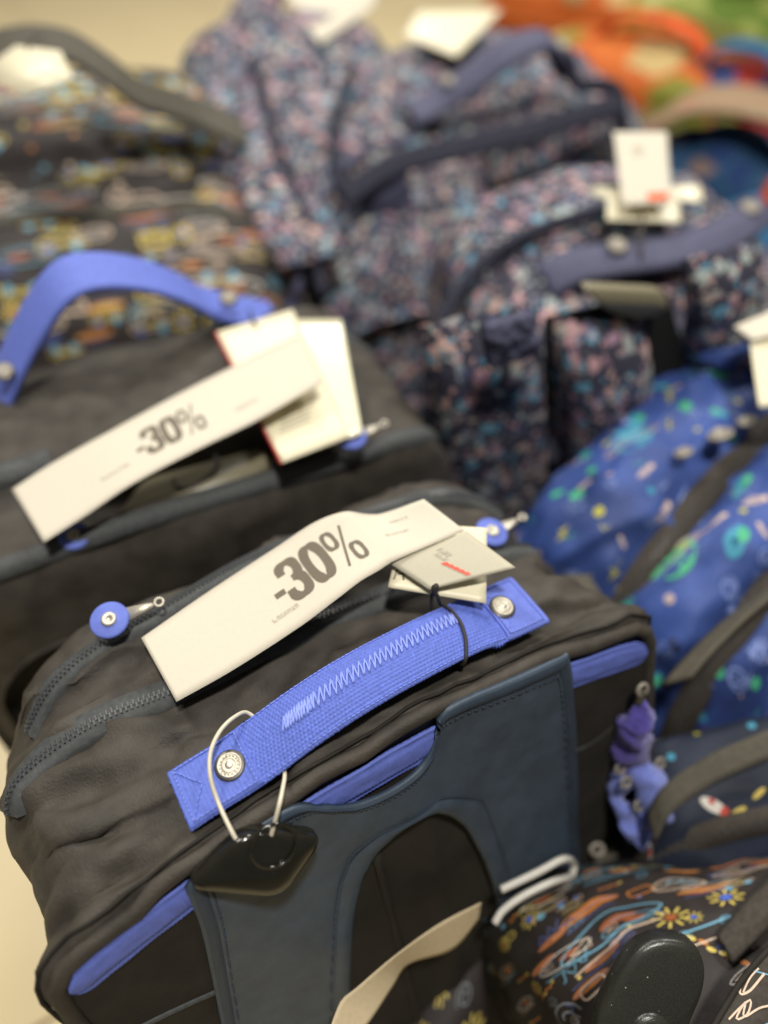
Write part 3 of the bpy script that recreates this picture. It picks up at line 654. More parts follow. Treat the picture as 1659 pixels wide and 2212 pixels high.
for i in range(len(HC)):
    a = HC[i, 0]; amp = .00095 * (1 if -.072 < a < .073 else .45)
    for j in range(NV):
        t = -1 + 2 * j / (NV - 1); y = t * hw(a) / 2
        r_ = y / PV; row = math.floor(r_); c_ = HL[i] / PU + row * (.36 if y > 0 else -.36)
        rn = noise.noise(Vector((math.floor(c_) * 3.1, row * 7.7, 0))); CW[i, j] = rn
        bump = abs(math.sin(math.pi * r_)) ** .6 * (abs(math.sin(math.pi * c_)) ** .6 * .85 + .15) * (.85 + .35 * rn)
        e = .0003 * noise.noise(Vector((HL[i] * 900, 5 if t > 0 else 9, 0))) * (abs(t) > .97)
        G[i, j] = hpt(i, t, amp * bump) + np.array([0, e, 0])
flipG = Surf(G).N[..., 2].mean() < 0
handle = sheetobj('handle', G, .0026, M['weave'], A)
ca = handle.data.color_attributes.new('thread_tint', 'FLOAT_COLOR', 'POINT'); cw = (CW[:, ::-1] if flipG else CW).reshape(-1); cw = np.r_[cw, cw]
ca.data.foreach_set('color', np.stack([cw * .5 + .5] * 3 + [np.ones_like(cw)], 1).astype(np.float32).reshape(-1))
def hsurf(a, t, h=0):
    i = int(np.argmin(abs(HC[:, 0] - a))); return hpt(i, t, h)
for a0, a1, wd, lab in ((-.1090, -.0715, .97, None), (.0755, .1042, 1.0, None)):
    G = np.array([[hsurf(a, t * wd, .0008 + .00025 * abs(math.sin(a * 1500)) * abs(math.sin(t * 26)) + .0006 * (1 - abs(t)**8)) for t in np.linspace(-1, 1, 60)] for a in np.linspace(a0, a1, 90)])
    ep = sheetobj('end_patch', G, .0012, M['websmooth'] if a0 > 0 else M['web'], handle)
mb = MB()                                # box stitching of the end patches and the edge rows
def stitchline(p, q, n, r=.00032, lift=.0012):
    for i in range(n):
        s0, s1 = (i + .12) / n, (i + .85) / n; a, b = p + (q - p) * s0, p + (q - p) * s1
        P0, P1 = hsurf(a[0], a[1], lift), hsurf(b[0], b[1], lift); v, f = tube([P0 - (0, 0, .0006), P0, (P0 + P1) / 2 + (0, 0, .0002), P1, P1 - (0, 0, .0006)], r, 5); mb.add(v, f)
V2 = lambda x, y: np.array([x, y])
for a0, a1 in ((-.1065, -.0735), (.0775, .1015)):
    stitchline(V2(a0, .86), V2(a0, -.86), 12, lift=.002); stitchline(V2(a1, .86), V2(a1, -.86), 12, lift=.002)
    stitchline(V2(a0, .86), V2(a1, .86), 12, lift=.002); stitchline(V2(a0, -.86), V2(a1, -.86), 12, lift=.002)
    stitchline(V2(a0, .86), V2(a0 + .010, .0), 6, lift=.002); stitchline(V2(a0, -.86), V2(a0 + .010, 0), 6, lift=.002)
stitchline(V2(-.07, -.90), V2(.074, -.90), 52, .00034, .0006); stitchline(V2(-.07, .92), V2(.074, .92), 52, .00034, .0006)
mb.build('stitching', M['thread2'], handle, kind='stuff')
def hat(px, py, z):                       # photo point on the handle
    p = FA.z(px, py, z); i = int(np.argmin(abs(HC[:, 0] - p[0]))); return p[0], (p[1] - HC[i, 1]) / (hw(p[0]) / 2)
s0, s1 = hat(613, 1565, .4885), hat(987, 1338, .4865); mb = MB(); L_ = s1[0] - s0[0]; x = 0; k = 0; pts = []
while x < L_:
    fr_ = x / L_; st = .00075 if x < .010 else (.00085 if x < .018 else (.00165 if fr_ < .93 else .0009))
    cy = s0[1] + (s1[1] - s0[1]) * fr_; am = .26 * (.8 + .2 * min(1, x / .02)) * (1 + .05 * rng.randn())
    pts.append((s0[0] + x + .0015 * (1 if k % 2 else -1), cy + (am if k % 2 else -am))); x += st * (1 + .12 * rng.randn()); k += 1
for a, b in zip(pts[:-1], pts[1:]):
    for o_ in (-.00022, .00022):
        Q = [hsurf(a[0] + (b[0] - a[0]) * t + o_, a[1] + (b[1] - a[1]) * t, (.00115) + .00045 * math.sin(math.pi * t)) for t in np.linspace(0, 1, 6)]
        v, f = tube(Q, .00024, 5); mb.add(v, f)
mb.build('zigzag_stitching', M['thread'], handle, kind='stuff')
rivet(handle, hsurf(-.0815, -.02, .0022), (-.1, -.18, 1)); rivet(handle, hsurf(.0835, .02, .0022), (.16, -.12, 1))

# ---- security tag with an ivory cord looped round the handle
FT = Frame(*at(555, 1870, .42)[:2], 31); FT.o[2] = 0
T1 = thing('security_tag', 'glossy dark flat security tag hanging by an ivory cord from the blue handle', 'security tag', FT)
pp = [(530, 1799), (708, 1806), (612, 1943), (394, 1924)]; zz = [.482, .464, .450, .472]
quad = roundpoly([FT.loc(at(*p, z)) for p, z in zip(pp, zz)], .0095, 7); c = np.mean(quad, axis=0)
q4 = [FT.loc(at(*p, z)) for p, z in zip(pp, zz)]; nq = nrm(np.cross(q4[1] - q4[3], q4[0] - q4[2])); nq = nq if nq[2] > 0 else -nq
mb = MB(); Q = np.array(quad); k = len(Q); rings = []
for sc_, h in ((.02, .0016), (.35, .0014), (.7, .0008), (.9, .0002), (.965, -.0006), (.985, -.0016), (1, -.0036), (1, -.0080), (.97, -.0100), (.6, -.0105), (.02, -.0105)): rings.append(c + (Q - c) * sc_ + nq * h)
v = [q for r_ in rings for q in r_]; f = [tuple(range(k))]
for a in range(len(rings) - 1):
    for i in range(k): f.append((a * k + (i + 1) % k, a * k + i, (a + 1) * k + i, (a + 1) * k + (i + 1) % k))
mb.add(v, f); mb.build('tag_body', M['pad'], T1)
def onpad(px, py):
    r = FT.loc(at(px, py, .47)); c0 = FT.loc(CAMP); d = r - c0; t = ((c - c0) @ nq) / (d @ nq); return c0 + d * t + nq * .0015
rc = onpad(590, 1822); v, f = tube([rc + .0105 * (math.cos(t) * nrm(q4[1] - q4[0]) + math.sin(t) * np.cross(nq, nrm(q4[1] - q4[0]))) + nq * .0006 for t in np.linspace(0, 2 * math.pi, 30)[:-1]], .0009, 6, closed=True, up=nq)
obj('raised_ring', v, f, M['pad'], T1)
hl = lambda px, py, z: FT.loc(at(px, py, z))
CP = [onpad(528, 1846) - nq * .003, hl(500, 1795, .480), hl(470, 1730, .483), hl(454, 1675, .489), hl(455, 1625, .492), hl(475, 1580, .492), hl(505, 1550, .489), hl(535, 1540, .482), hl(575, 1580, .476), hl(608, 1640, .476), hl(615, 1672, .480), hl(611, 1702, .485), hl(603, 1740, .487), onpad(584, 1822) - nq * .003]
v, f = tube(spline(CP, 90), .00105, 8); obj('cord', v, f, M['ivory'], T1)

# ---- discount label and hang tags on bag A
def tagframe(px, py, z): return Frame(*at(px, py, z)[:2], 31)
FG = tagframe(930, 1190, .5)
T2 = thing('price_tag', 'sharp minus 30 percent paper strip with grey card and red mark behind nearest handle', 'price tag', FG, 'discount labels on the black bags')
gl = lambda px, py, z: FG.loc(at(px, py, z))
up = [(305, 1378, .482), (450, 1278, .489), (600, 1180, .499), (680, 1128, .507), (745, 1105, .512), (790, 1110, .508), (825, 1109, .506), (915, 1078, .514)]
lo = [(381, 1516, .480), (500, 1449, .487), (650, 1352, .497), (730, 1292, .504), (780, 1254, .507), (818, 1232, .507), (850, 1212, .506), (1004, 1146, .512)]
G = ruled([gl(*p) for p in lo], [gl(*p) for p in up], 90, 10); strip = sheetobj('discount_strip', G, .0003, M['paper'], T2)
SS = Surf(G); SS = Surf(G, flip=SS.N[40, 5, 2] < 0)
u0 = np.argmin([np.linalg.norm(SS.at(u, .17) - gl(588, 1275, .495)) for u in np.linspace(0, 1, 300)]) / 300
discount_ink(SS, u0 + .0, .245, .0295, strip, 'ink')
mb = MB(); smalltext(mb, SS, u0 - .045, .20, .016, .0028, seed=2); smalltext(mb, SS, .80, .45, .012, .0022, seed=5); smalltext(mb, SS, .85, .72, .010, .0022, seed=6); mb.build('small_print', M['inklite'], strip, kind='stuff')
def quadsheet(name, pts, zs, mat, parent, fl, th=.0006, n=14, bow=0):
    q = [fl(*p, z) for p, z in zip(pts, zs)]; G = np.array([[(q[0] * (1 - u) + q[1] * u) * (1 - w) + (q[3] * (1 - u) + q[2] * u) * w + np.array([0, 0, bow * math.sin(math.pi * u) * math.sin(math.pi * w)]) for w in np.linspace(0, 1, n)] for u in np.linspace(0, 1, n)])
    o = sheetobj(name, G, th, mat, parent); S = Surf(G); return o, Surf(G, flip=S.N[n // 2, n // 2, 2] < 0)
cc, SC2 = quadsheet('cream_card', [(838, 1268), (1050, 1303), (1052, 1140), (872, 1130)], [.496, .4935, .503, .503], M['card'], T2, gl)
mb = MB(); inkstrokes(mb, SC2, [([(0, 0), (.011, 0)], .0008, False), ([(.004, .001), (.006, .006), (.010, .0075)], .0012, False), ([(.001, .005), (.004, .004)], .0009, False)], .04, .12, .1, 0); mb.build('print_marks', M['inkdk'], cc, kind='stuff')
gc, SG2 = quadsheet('grey_card', [(838, 1214), (928, 1274), (1114, 1226), (1008, 1147)], [.503, .500, .508, .512], M['greycard'], T2, gl, bow=.001)
def near(S, p):
    uu = np.linspace(0, 1, 40); a, b = min((np.linalg.norm(S.at(a, b) - p), a, b) for a in uu for b in uu)[1:]; st = 1 / 40
    for _ in range(3):
        q = np.linspace(-st, st, 9); a, b = min((np.linalg.norm(S.at(a + x, b + y) - p), a + x, b + y) for x in q for y in q)[1:]; st /= 4
    return a, b
mb = MB(); a, b = near(SG2, gl(985, 1228, .506)); rr = random.Random(3); a0, b0 = a, b
q0, q1 = near(SG2, gl(962, 1218, .506)), near(SG2, gl(1008, 1238, .506))
for i in range(5):                        # a smeared red word
    t = i / 4; ca, cb = q0[0] + (q1[0] - q0[0]) * t, q0[1] + (q1[1] - q0[1]) * t
    du, dv = .045, .02
    mb.add([SG2.at(ca + x * du, cb + y * .03, .0004) for x, y in ((-1, -1.1), (.7, -.8), (1, 1), (-.6, 1.1))], [(0, 1, 2, 3)])
mb.build('red_print', M['red'], gc, smooth=False)
mb = MB(); a, b = near(SG2, gl(938, 1200, .506)); smalltext(mb, SG2, a, b, .005, .003, seed=8); smalltext(mb, SG2, a - .08, b + .08, .006, .0035, seed=9); mb.build('small_print', M['inklite'], gc, kind='stuff')
kn = gl(940, 1271, .503)
oh = lambda q: FG.loc(FA.o + FA.u * q[0] + FA.v * q[1] + np.array([0, 0, q[2]]))
k0, k1 = hat(953, 1300, .489)[0], hat(990, 1405, .486)[0]
P = spline([kn, gl(945, 1287, .500)] + [oh(hsurf(k0 + (k1 - k0) * (1 - t) / 2 + .0035 * (1 - t * t), t, .0020)) for t in np.linspace(1.04, -1.04, 12)] + [oh(hsurf(k1, -.95, -.006)), oh(hsurf((k0 + k1) / 2, 0, -.009)), oh(hsurf(k0 - .004, .95, -.006)), gl(932, 1292, .494), kn], 110)
v, f = tube(P, .0010, 7); cd = obj('cord', v, f, M['cord'], T2)
mb = MB(); v, f = tube(spline([kn + (.001, 0, .003), kn, kn - (.001, .001, .004)], 8), [.0008, .0016, .0021, .0022, .0021, .0018, .0015, .001], 8); mb.add(v, f); mb.build('knot', M['cord'], cd)

# ================================================================== bag B : second black rolling backpack
FB = FA; OB = Frame(*(FA.o + FA.v * .28)[:2], 31)
B_ = thing('rolling_backpack', 'second black rolling backpack with arched blue handle behind the nearest one', 'backpack', OB, 'black rolling backpacks')
dB = .28
def modB(G):
    a, b = G[..., 0], G[..., 1] + dB; w = np.exp(-((b - .224 + .12 * a) / .016)**4) * np.exp(-((a + .02) / .085)**6) * (G[..., 2] > .42); G[..., 2] -= .022 * w
secB = [(.176, -.200, .160, .375, .06, 0, 0, .04), (.183, -.208, .168, .43, .05, 0, 0, .04), (.192, -.212, .173, .448, .05, .002, .1, .04), (.203, -.212, .174, .450, .05, .002, .05, .04), (.214, -.212, .174, .448, .05, .002, 0, .04),
    (.245, -.205, .174, .452, .05, .004, 0, .04), (.262, -.20, .176, .464, .06, .006, 0, .04), (.30, -.182, .178, .466, .06, .006, 0, .04), (.34, -.182, .178, .462, .06, .006, 0, .04), (.372, -.18, .178, .455, .05, .008, 0, .04),
    (.388, -.182, .178, .455, .045, .004, 0, .04), (.40, -.176, .172, .43, .05, 0, 0, .04), (.41, -.165, .16, .39, .05, 0, 0, .04)]
bodyB, SB = body('body', [(s[0] - dB,) + s[1:] for s in secB], M['black'], B_, m=90, n=150, seed=11, fold=.006, skew=-.10, mod=modB)
oB = lambda p: np.array(p) - (0, dB, 0)
zipper(B_, SB, [uvof(SB, a, b - dB - .10 * a) for a, b in [(-.17, .195), (-.1, .194), (0, .194), (.1, .194), (.15, .198), (.168, .21)]], .014, teeth=False)
zipper(B_, SB, [uvof(SB, a, b - dB - .10 * a) for a, b in [(.06, .335), (.12, .33), (.15, .325), (.17, .31)]], .012, pitch=.004)
zipper(B_, SB, [uvof(SB, a, b - dB - .10 * a) for a, b in [(-.17, .255), (-.15, .262), (-.1, .262)]], .018, pitch=.004)
gp = roundpoly([OB.loc(at(*p, .4485)) for p in [(238, 1122), (300, 1035), (575, 962), (588, 1000), (480, 1050), (330, 1105)]], .012, 6)
v, f = prism(gp, .014, bev=.08); grip = obj('trolley_grip', v, f, M['grip'], B_)
P = spline([OB.loc(at(*p, .4495)) for p in [(375, 1035), (385, 1052), (410, 1052), (455, 1025), (470, 1000), (465, 985)]], 24); v, f = tube(P, .0016, 8); obj('release_button', v, f, M['gripdk'], grip)
hb = [oB(FA.b(*p, .37)) for p in [(-14, 905), (-3, 850), (12, 805), (40, 745), (75, 680), (115, 622), (160, 590), (215, 581), (280, 585), (345, 600), (405, 625), (450, 650), (495, 662), (540, 672), (600, 682)]]
C_ = spline(hb, 90); G = np.array([[q + np.array([0, y, .25 * y]) for y in np.linspace(-.019, .019, 8)] for q in C_])
T_ = nrm(np.gradient(C_, axis=0)); G[..., 2] += 0
hB = sheetobj('handle', G, .004, M['websmooth'], B_)
for px, py in ((10, 806), (493, 648)):
    p = oB(FA.b(px, py, .36)); rivet(hB, p + (0, -.002, .003), (0, -.35, 1), .0062, cap='dullsteel')
p = OB.loc(at(758, 944, .468)); zip_tab(B_, p, (0, -.2, 1), .011, (1, 0, 0)); p = OB.loc(at(160, 1158, .452)); zip_tab(B_, p, (0, -.3, 1), .010, (1, 0, 0))
FG2 = Frame(*at(650, 800, .49)[:2], 31); g2 = lambda px, py, z: FG2.loc(at(px, py, z))
T3 = thing('price_tag', 'blurred minus 30 percent paper strip with two cream cards on second black backpack', 'price tag', FG2, 'discount labels on the black bags')
up = [(25, 1057, .470), (110, 1002, .477), (230, 935, .485), (400, 843, .492), (560, 763, .496), (646, 722, .499)]; lo = [(94, 1172, .468), (180, 1117, .474), (281, 1049, .482), (420, 975, .489), (556, 908, .493), (696, 826, .498)]
G = ruled([g2(*p) for p in lo], [g2(*p) for p in up], 70, 10); st2 = sheetobj('discount_strip', G, .0003, M['paper'], T3); S3 = Surf(G); S3 = Surf(G, flip=S3.N[30, 5, 2] < 0)
u0 = np.argmin([np.linalg.norm(S3.at(u, .2) - g2(300, 985, .487)) for u in np.linspace(0, 1, 300)]) / 300
discount_ink(S3, u0, .27, .0265, st2, 'ink'); mb = MB(); smalltext(mb, S3, u0 - .13, .3, .02, .003, seed=4); smalltext(mb, S3, u0 + .33, .28, .016, .003, seed=7); mb.build('small_print', M['inklite'], st2, kind='stuff')
c1, Sc1 = quadsheet('cream_card', [(468, 717), (610, 1000), (756, 943), (632, 668)], [.489, .4765, .4765, .489], M['card'], T3, g2)
q = [g2(*p) for p in [(466, 718, .488), (608, 1002, .4755)]]; v, f = tube(q, .0011, 6); obj('red_edge', v, f, M['reddk'], c1)
mb = MB(); a, b = near(Sc1, g2(600, 905, .481))
for i in range(6):
    a2, b2 = near(Sc1, g2(612 - 2 * i, 880 + 10 * i, .481)); a3, b3 = near(Sc1, g2(680 - 2 * i, 852 + 10 * i, .481)); P0, P1 = Sc1.at(a2, b2, .0003), Sc1.at(a3, b3, .0003); d = nrm(np.cross(P1 - P0, (0, 0, 1))) * .0007
    mb.add([P0 - d, P1 - d, P1 + d, P0 + d], [(0, 1, 2, 3)])
mb.build('print_block', M['inklite'], c1, kind='stuff', smooth=False)
quadsheet('glossy_card', [(640, 690), (700, 965), (783, 936), (738, 690)], [.482, .471, .474, .484], M['glosscard'], T3, g2)
P = spline([g2(553, 702, .491), g2(545, 690, .489), g2(540, 670, .47)], 10); v, f = tube(P, .0012, 6); obj('cord', v, f, M['cord'], T3)

# ================================================================== bag C : doodle print, far left
FC = Frame(-.32, .88, 14)
C3 = thing('doodle_backpack', 'dark doodle print backpack with olive handle standing at far left', 'backpack', FC, 'bags with the car doodle print')
bodyC, SCc = body('body', [(-.20, -.24, 0.195, .32, .05, 0, .3, .02), (-.18, -.24, 0.198, .36, .06, .004, .25, .02), (-.12, -.24, 0.200, .405, .06, .008, .2, .02), (-.03, -.24, 0.195, .435, .06, .01, .1, .02), (.0, -.24, 0.190, .445, .06, .008, 0, .02),
    (.018, -.24, 0.185, .43, .06, .008, 0, .02), (.035, -.24, 0.180, .46, .06, .01, 0, .02), (.10, -.24, 0.170, .485, .07, .008, 0, .02), (.16, -.24, 0.140, .50, .07, .008, 0, .02), (.19, -.24, 0.110, .46, .06, 0, 0, .02)], M['doodlebase'], C3, m=80, n=120, seed=21, fold=.007)
scatter('doodle_print', SCc, 330, doodle, [0, 0, 1, 2, 2, 2, 3, 5, 5, 7, 9, 10, 10, 6], C3, 5, (.04, .86), (.1, .92), (1.05, 1.6), .08, .0185)
zipper(C3, SCc, [uvof(SCc, a, b) for a, b in [(-.15, -.065), (0, -.07), (.1, -.075), (.16, -.1)]], .016, teeth=False, tape='taupe')
P = spline([FC.loc(at(*p)) for p in [(-160, 230, .52), (-60, 120, .56), (40, 85, .575), (150, 95, .57), (240, 150, .55), (300, 195, .53), (370, 218, .51), (440, 245, .49), (530, 285, .475)]], 60)
G = np.array([[q + np.array([0, y, .25 * y]) for y in np.linspace(-.026, .026, 7)] for q in P]); sheetobj('handle', G, .006, M['taupe'], C3)
FT4 = Frame(*at(80, 150, .49)[:2], 14); T4 = thing('hang_tag', 'white blurred tag under the olive handle at far left', 'hang tag', FT4, 'blurred white tags')
t4 = lambda px, py, z: FT4.loc(at(px, py, z)); v, f = prism([t4(*p) for p in [(-40, 150, .59), (35, 98, .60), (130, 110, .60), (160, 170, .59), (60, 204, .585), (-10, 178, .585)]], .0008); obj('card', v, f, M['card'], T4)
P = spline([t4(60, 105, .60), t4(70, 85, .60), t4(90, 80, .58)], 10); v, f = tube(P, .0012, 6); obj('cord', v, f, M['cord'], T4)

# ================================================================== bags D, E, E2 : navy floral print
def floralbag(label, fr, secs, hz, seed, handle=None, wd=.019):
    t = thing('floral_backpack', label, 'backpack', fr, 'navy floral backpacks')
    o, S = body('body', secs, M['floral'], t, m=70, n=110, seed=seed, fold=.0075)
    if handle:
        P = spline([fr.loc(at(*q)) for q in handle], 50)
        G = np.array([[q + np.array([0, y, -.35 * abs(y)]) for y in np.linspace(-wd, wd, 7)] for q in P]); h = sheetobj('handle', G, .005, M['navy'], t)
        for k in (11, 42): rivet(h, P[k] + np.array([0, 0, .002]), (0, -.3, 1), .0085, cap='dullsteel')
    return t, S
FD = Frame(*at(1405, 545, .45)[:2], 17)
D, SD = floralbag('navy floral backpack with black trolley recess and white tag on its handle', FD, [(-.105, -.175, .17, .37, .07, 0, .12, .02), (-.09, -.18, .175, .41, .07, .004, .1, .02), (-.05, -.18, .175, .432, .07, .008, .05, .02), (.0, -.18, .175, .44, .07, .008, 0, .02), (.07, -.178, .172, .455, .07, .012, 0, .02), (.13, -.172, .165, .465, .08, .012, 0, .02), (.165, -.165, .158, .455, .08, .01, 0, .02), (.185, -.155, .145, .41, .07, 0, 0, .02)], .452, 31, [(1170, 590, .445), (1215, 562, .458), (1300, 540, .47), (1400, 525, .476), (1500, 508, .474), (1580, 478, .465), (1650, 430, .452)], .028)
d_ = lambda px, py, b: FD.b(px, py, b)
# padded front: two upholstered panels with the dark trolley recess between and beside them
def pad(name, px, b0, th, mat, parent, fr, seed=0):
    q = [fr.b(*p, b0) for p in px]; G = np.array([[(q[0] * (1 - u) + q[1] * u) * (1 - w) + (q[3] * (1 - u) + q[2] * u) * w for w in np.linspace(0, 1, 24)] for u in np.linspace(0, 1, 24)])
    for i, u in enumerate(np.linspace(-1, 1, 24)):
        for j, w in enumerate(np.linspace(-1, 1, 24)): G[i, j, 1] -= th * ((1 - abs(u)**4) * (1 - abs(w)**4)) ** .5 + .004 * fbm((u * 2 + seed, w * 2, 0), 3)
    return obj(name, list(G.reshape(-1, 3)), grid_faces(24, 24), mat, parent)
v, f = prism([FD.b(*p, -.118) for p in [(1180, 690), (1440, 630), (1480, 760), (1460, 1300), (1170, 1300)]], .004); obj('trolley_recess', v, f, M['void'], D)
pad('padded_panel', [(905, 700), (1165, 655), (1180, 1320), (960, 1320)], -.112, .035, M['floral'], D, FD, 1)
pad('padded_panel', [(1195, 690), (1395, 690), (1400, 1320), (1200, 1320)], -.122, .04, M['floral'], D, FD, 2)
pad('padded_panel', [(1470, 560), (1640, 520), (1640, 1000), (1490, 1000)], -.112, .03, M['floral'], D, FD, 3)
pad('navy_patch', [(1035, 700), (1150, 665), (1168, 765), (1050, 790)], -.158, .008, M['navy'], D, FD, 4)
gp = roundpoly([FD.b(*p, -.135) for p in [(1255, 622), (1440, 632), (1450, 668), (1400, 690), (1320, 680)]], .01, 5); v, f = prism(gp, .012, bev=.06); obj('trolley_grip', v, f, M['grip'], D)
for parent_, fr_, pts, rad in ((D, FD, [(1480, 430, .475), (1250, 470, .470), (1090, 535, .455), (985, 640, .43), (940, 760, .40), (925, 900, .36)], .007), (D, FD, [(1190, 690, .425), (1186, 800, .39), (1192, 1000, .33)], .008)):
    P = spline([fr_.loc(at(*p)) for p in pts], 40); v, f = tube(P, rad, 8); obj('piping', v, f, M['navydk'], parent_)
FT5 = Frame(*at(1390, 400, .5)[:2], 10); T5 = thing('hang_tag', 'upright white tag with grey mark and coral print on navy floral handle', 'hang tag', FT5, 'blurred white tags')
t5 = lambda px, py, z: FT5.loc(at(px, py, z))
cd1, S5 = quadsheet('card', [(1325, 285), (1345, 445), (1452, 440), (1442, 285)], [.53, .50, .50, .53], M['paper'], T5, t5)
quadsheet('cream_card', [(1312, 415), (1310, 475), (1472, 480), (1465, 410)], [.495, .485, .485, .495], M['card'], T5, t5); quadsheet('cream_card', [(1270, 405), (1285, 425), (1520, 435), (1515, 400)], [.488, .482, .482, .488], M['card'], T5, t5)
a, b = near(S5, t5(1378, 325, .522)); mb = MB(); mb.add([S5.at(a + x * .07, b + y * .1, .0006) for x, y in ell(1, 1, 12)], [tuple(range(12))]); mb.build('grey_mark', M['inklite'], cd1, smooth=False)
a, b = near(S5, t5(1420, 425, .503)); mb = MB(); mb.add([S5.at(min(a + x * .05, .99), b + y * .2, .0006) for x, y in ((-1, -1), (1, -1), (1, 1), (-1, 1))], [(0, 1, 2, 3)]); mb.build('coral_mark', M['coral'], cd1, smooth=False)
P = spline([t5(1388, 470, .488), t5(1385, 500, .49), t5(1383, 560, .47), t5(1350, 560, .44)], 16); v, f = tube(P, .0016, 6); obj('cord', v, f, M['taupe'], T5)
FE = Frame(*at(1085, 165, .45)[:2], 22)
E1, SE = floralbag('navy floral backpack with broad navy handle at the top beside orange bags', FE, [(-.13, -.165, .19, .36, .07, 0, .15, .02), (-.11, -.17, .20, .41, .07, .004, .1, .02), (-.06, -.17, .205, .43, .07, .008, .05, .02), (.0, -.17, .205, .44, .07, .012, 0, .02), (.1, -.17, .2, .455, .07, .012, 0, .02), (.18, -.16, .18, .45, .08, .01, 0, .02), (.2, -.15, .17, .40, .07, 0, 0, .02)], .455, 41, [(880, 225, .455), (940, 195, .465), (1010, 150, .49), (1090, 90, .52), (1160, 60, .53), (1205, 90, .51), (1240, 165, .47)], .036)
P = spline([FE.loc(at(*p)) for p in [(740, 420, .43), (850, 350, .445), (1000, 310, .45), (1180, 265, .455), (1350, 215, .455)]], 40); G = np.array([[q + np.array([0, y, y * .8]) for y in np.linspace(-.013, .009, 6)] for q in P]); sheetobj('seam_band', G, .006, M['navydk'], E1)  # dark strip standing in for the shade of the gap between floral bags
P = spline([FE.loc(at(*p)) for p in [(1225, 120, .50), (1245, 180, .46), (1330, 195, .45), (1345, 290, .40)]], 30); v, f = tube(P, .010, 8); obj('piping', v, f, M['navydk'], E1)
FE2 = Frame(-.06, 1.09, 22)
E2, SE2 = floralbag('floral backpack with a wide floral shoulder strap, left of the other floral bags', FE2, [(-.30, -.13, .13, .30, .07, 0, .25, .02), (-.27, -.14, .14, .35, .07, .004, .2, .02), (-.18, -.145, .15, .40, .07, .01, .1, .02), (-.07, -.15, .15, .43, .07, .012, .05, .02), (.03, -.15, .15, .445, .07, .012, 0, .02), (.10, -.17, .145, .47, .07, .012, 0, .02), (.20, -.18, .135, .50, .07, .01, 0, .02), (.26, -.17, .12, .45, .07, 0, 0, .02)], .45, 51)
pad('navy_patch', [(765, 395), (880, 375), (900, 470), (785, 495)], -.20, .012, M['navy'], E2, FE2, 4)
P = spline([FE2.loc(at(*p)) for p in [(590, -60, .50), (530, 60, .48), (495, 170, .47), (520, 280, .455), (600, 420, .43), (680, 560, .40)]], 40)
G = np.array([[q + np.array([y, 0, .0]) for y in np.linspace(-.04, .04, 6)] for q in P]); sheetobj('shoulder_strap', G, .008, M['floral'], E2)
for pts in ([(545, 130, .48), (575, 230, .46), (600, 330, .445), (660, 470, .415), (700, 640, .37)], [(760, 150, .475), (720, 280, .455), (735, 420, .425)]):
    P = spline([FE2.loc(at(*p)) for p in pts], 40); v, f = tube(P, .007, 8); obj('piping', v, f, M['navydk'], E2)
P = spline([FE2.loc(at(*p)) for p in [(880, 300, .445), (780, 330, .435), (700, 420, .415), (660, 520, .40), (640, 640, .36)]], 40); v, f = tube(P, .006, 8); obj('piping', v, f, M['navy'], E2)
for pp, z0, lab in (([(600, -40), (690, 95), (810, 15), (830, -50)], .50, 'large cream tag cut by the top edge above the floral bags'), ([(905, 25), (870, 75), (985, 122), (1085, 20)], .49, 'cream card lying by the broad navy floral handle')):
    ft = Frame(*at(*np.mean(pp, axis=0), z0)[:2], 20); t_ = thing('hang_tag', lab, 'hang tag', ft, 'blurred white tags')
    quadsheet('card', pp, [z0 + .01, z0 - .01, z0 - .01, z0 + .01], M['paper' if pp[0][0] < 700 else 'card'], t_, lambda px, py, z, ft=ft: ft.loc(at(px, py, z)), .001)

# ================================================================== bag F : royal blue space print
FF = Frame(.30, .45, 45)
F_ = thing('space_print_backpack', 'royal blue backpack printed with green planets beside the black bags', 'backpack', FF, 'blue space print bags')
bodyF, SF = body('body', [(.125, -.16, .2, .34, .10, 0, -.1, .02), (.112, -.17, .21, .385, .11, .01, -.05, .02), (.07, -.175, .215, .405, .12, .012, 0, .02), (.03, -.175, .215, .402, .12, .01, 0, .02), (.012, -.17, .21, .388, .12, .008, 0, .02), (.0, -.17, .21, .386, .12, .008, 0, .02), (-.012, -.175, .215, .398, .12, .01, 0, .02),
    (-.045, -.178, .215, .398, .12, .012, .05, .02), (-.065, -.17, .21, .380, .12, .008, .05, .02), (-.075, -.168, .205, .378, .12, .008, .05, .02), (-.09, -.17, .205, .375, .11, .01, .1, .02), (-.12, -.165, .2, .345, .10, .008, .1, .02), (-.132, -.15, .19, .30, .09, 0, .1, .02)], M['space'], F_, m=110, n=130, seed=61, fold=.021, sm=.9)
scatter('space_print', SF, 300, spacey, [1, 2, 2, 2, 3, 4, 4, 5, 6, 7, 4, 4], F_, 8, (.03, .97), (.08, .92), (.7, 1.15), 1.2, .014)
mb = MB(); rr = random.Random(5)
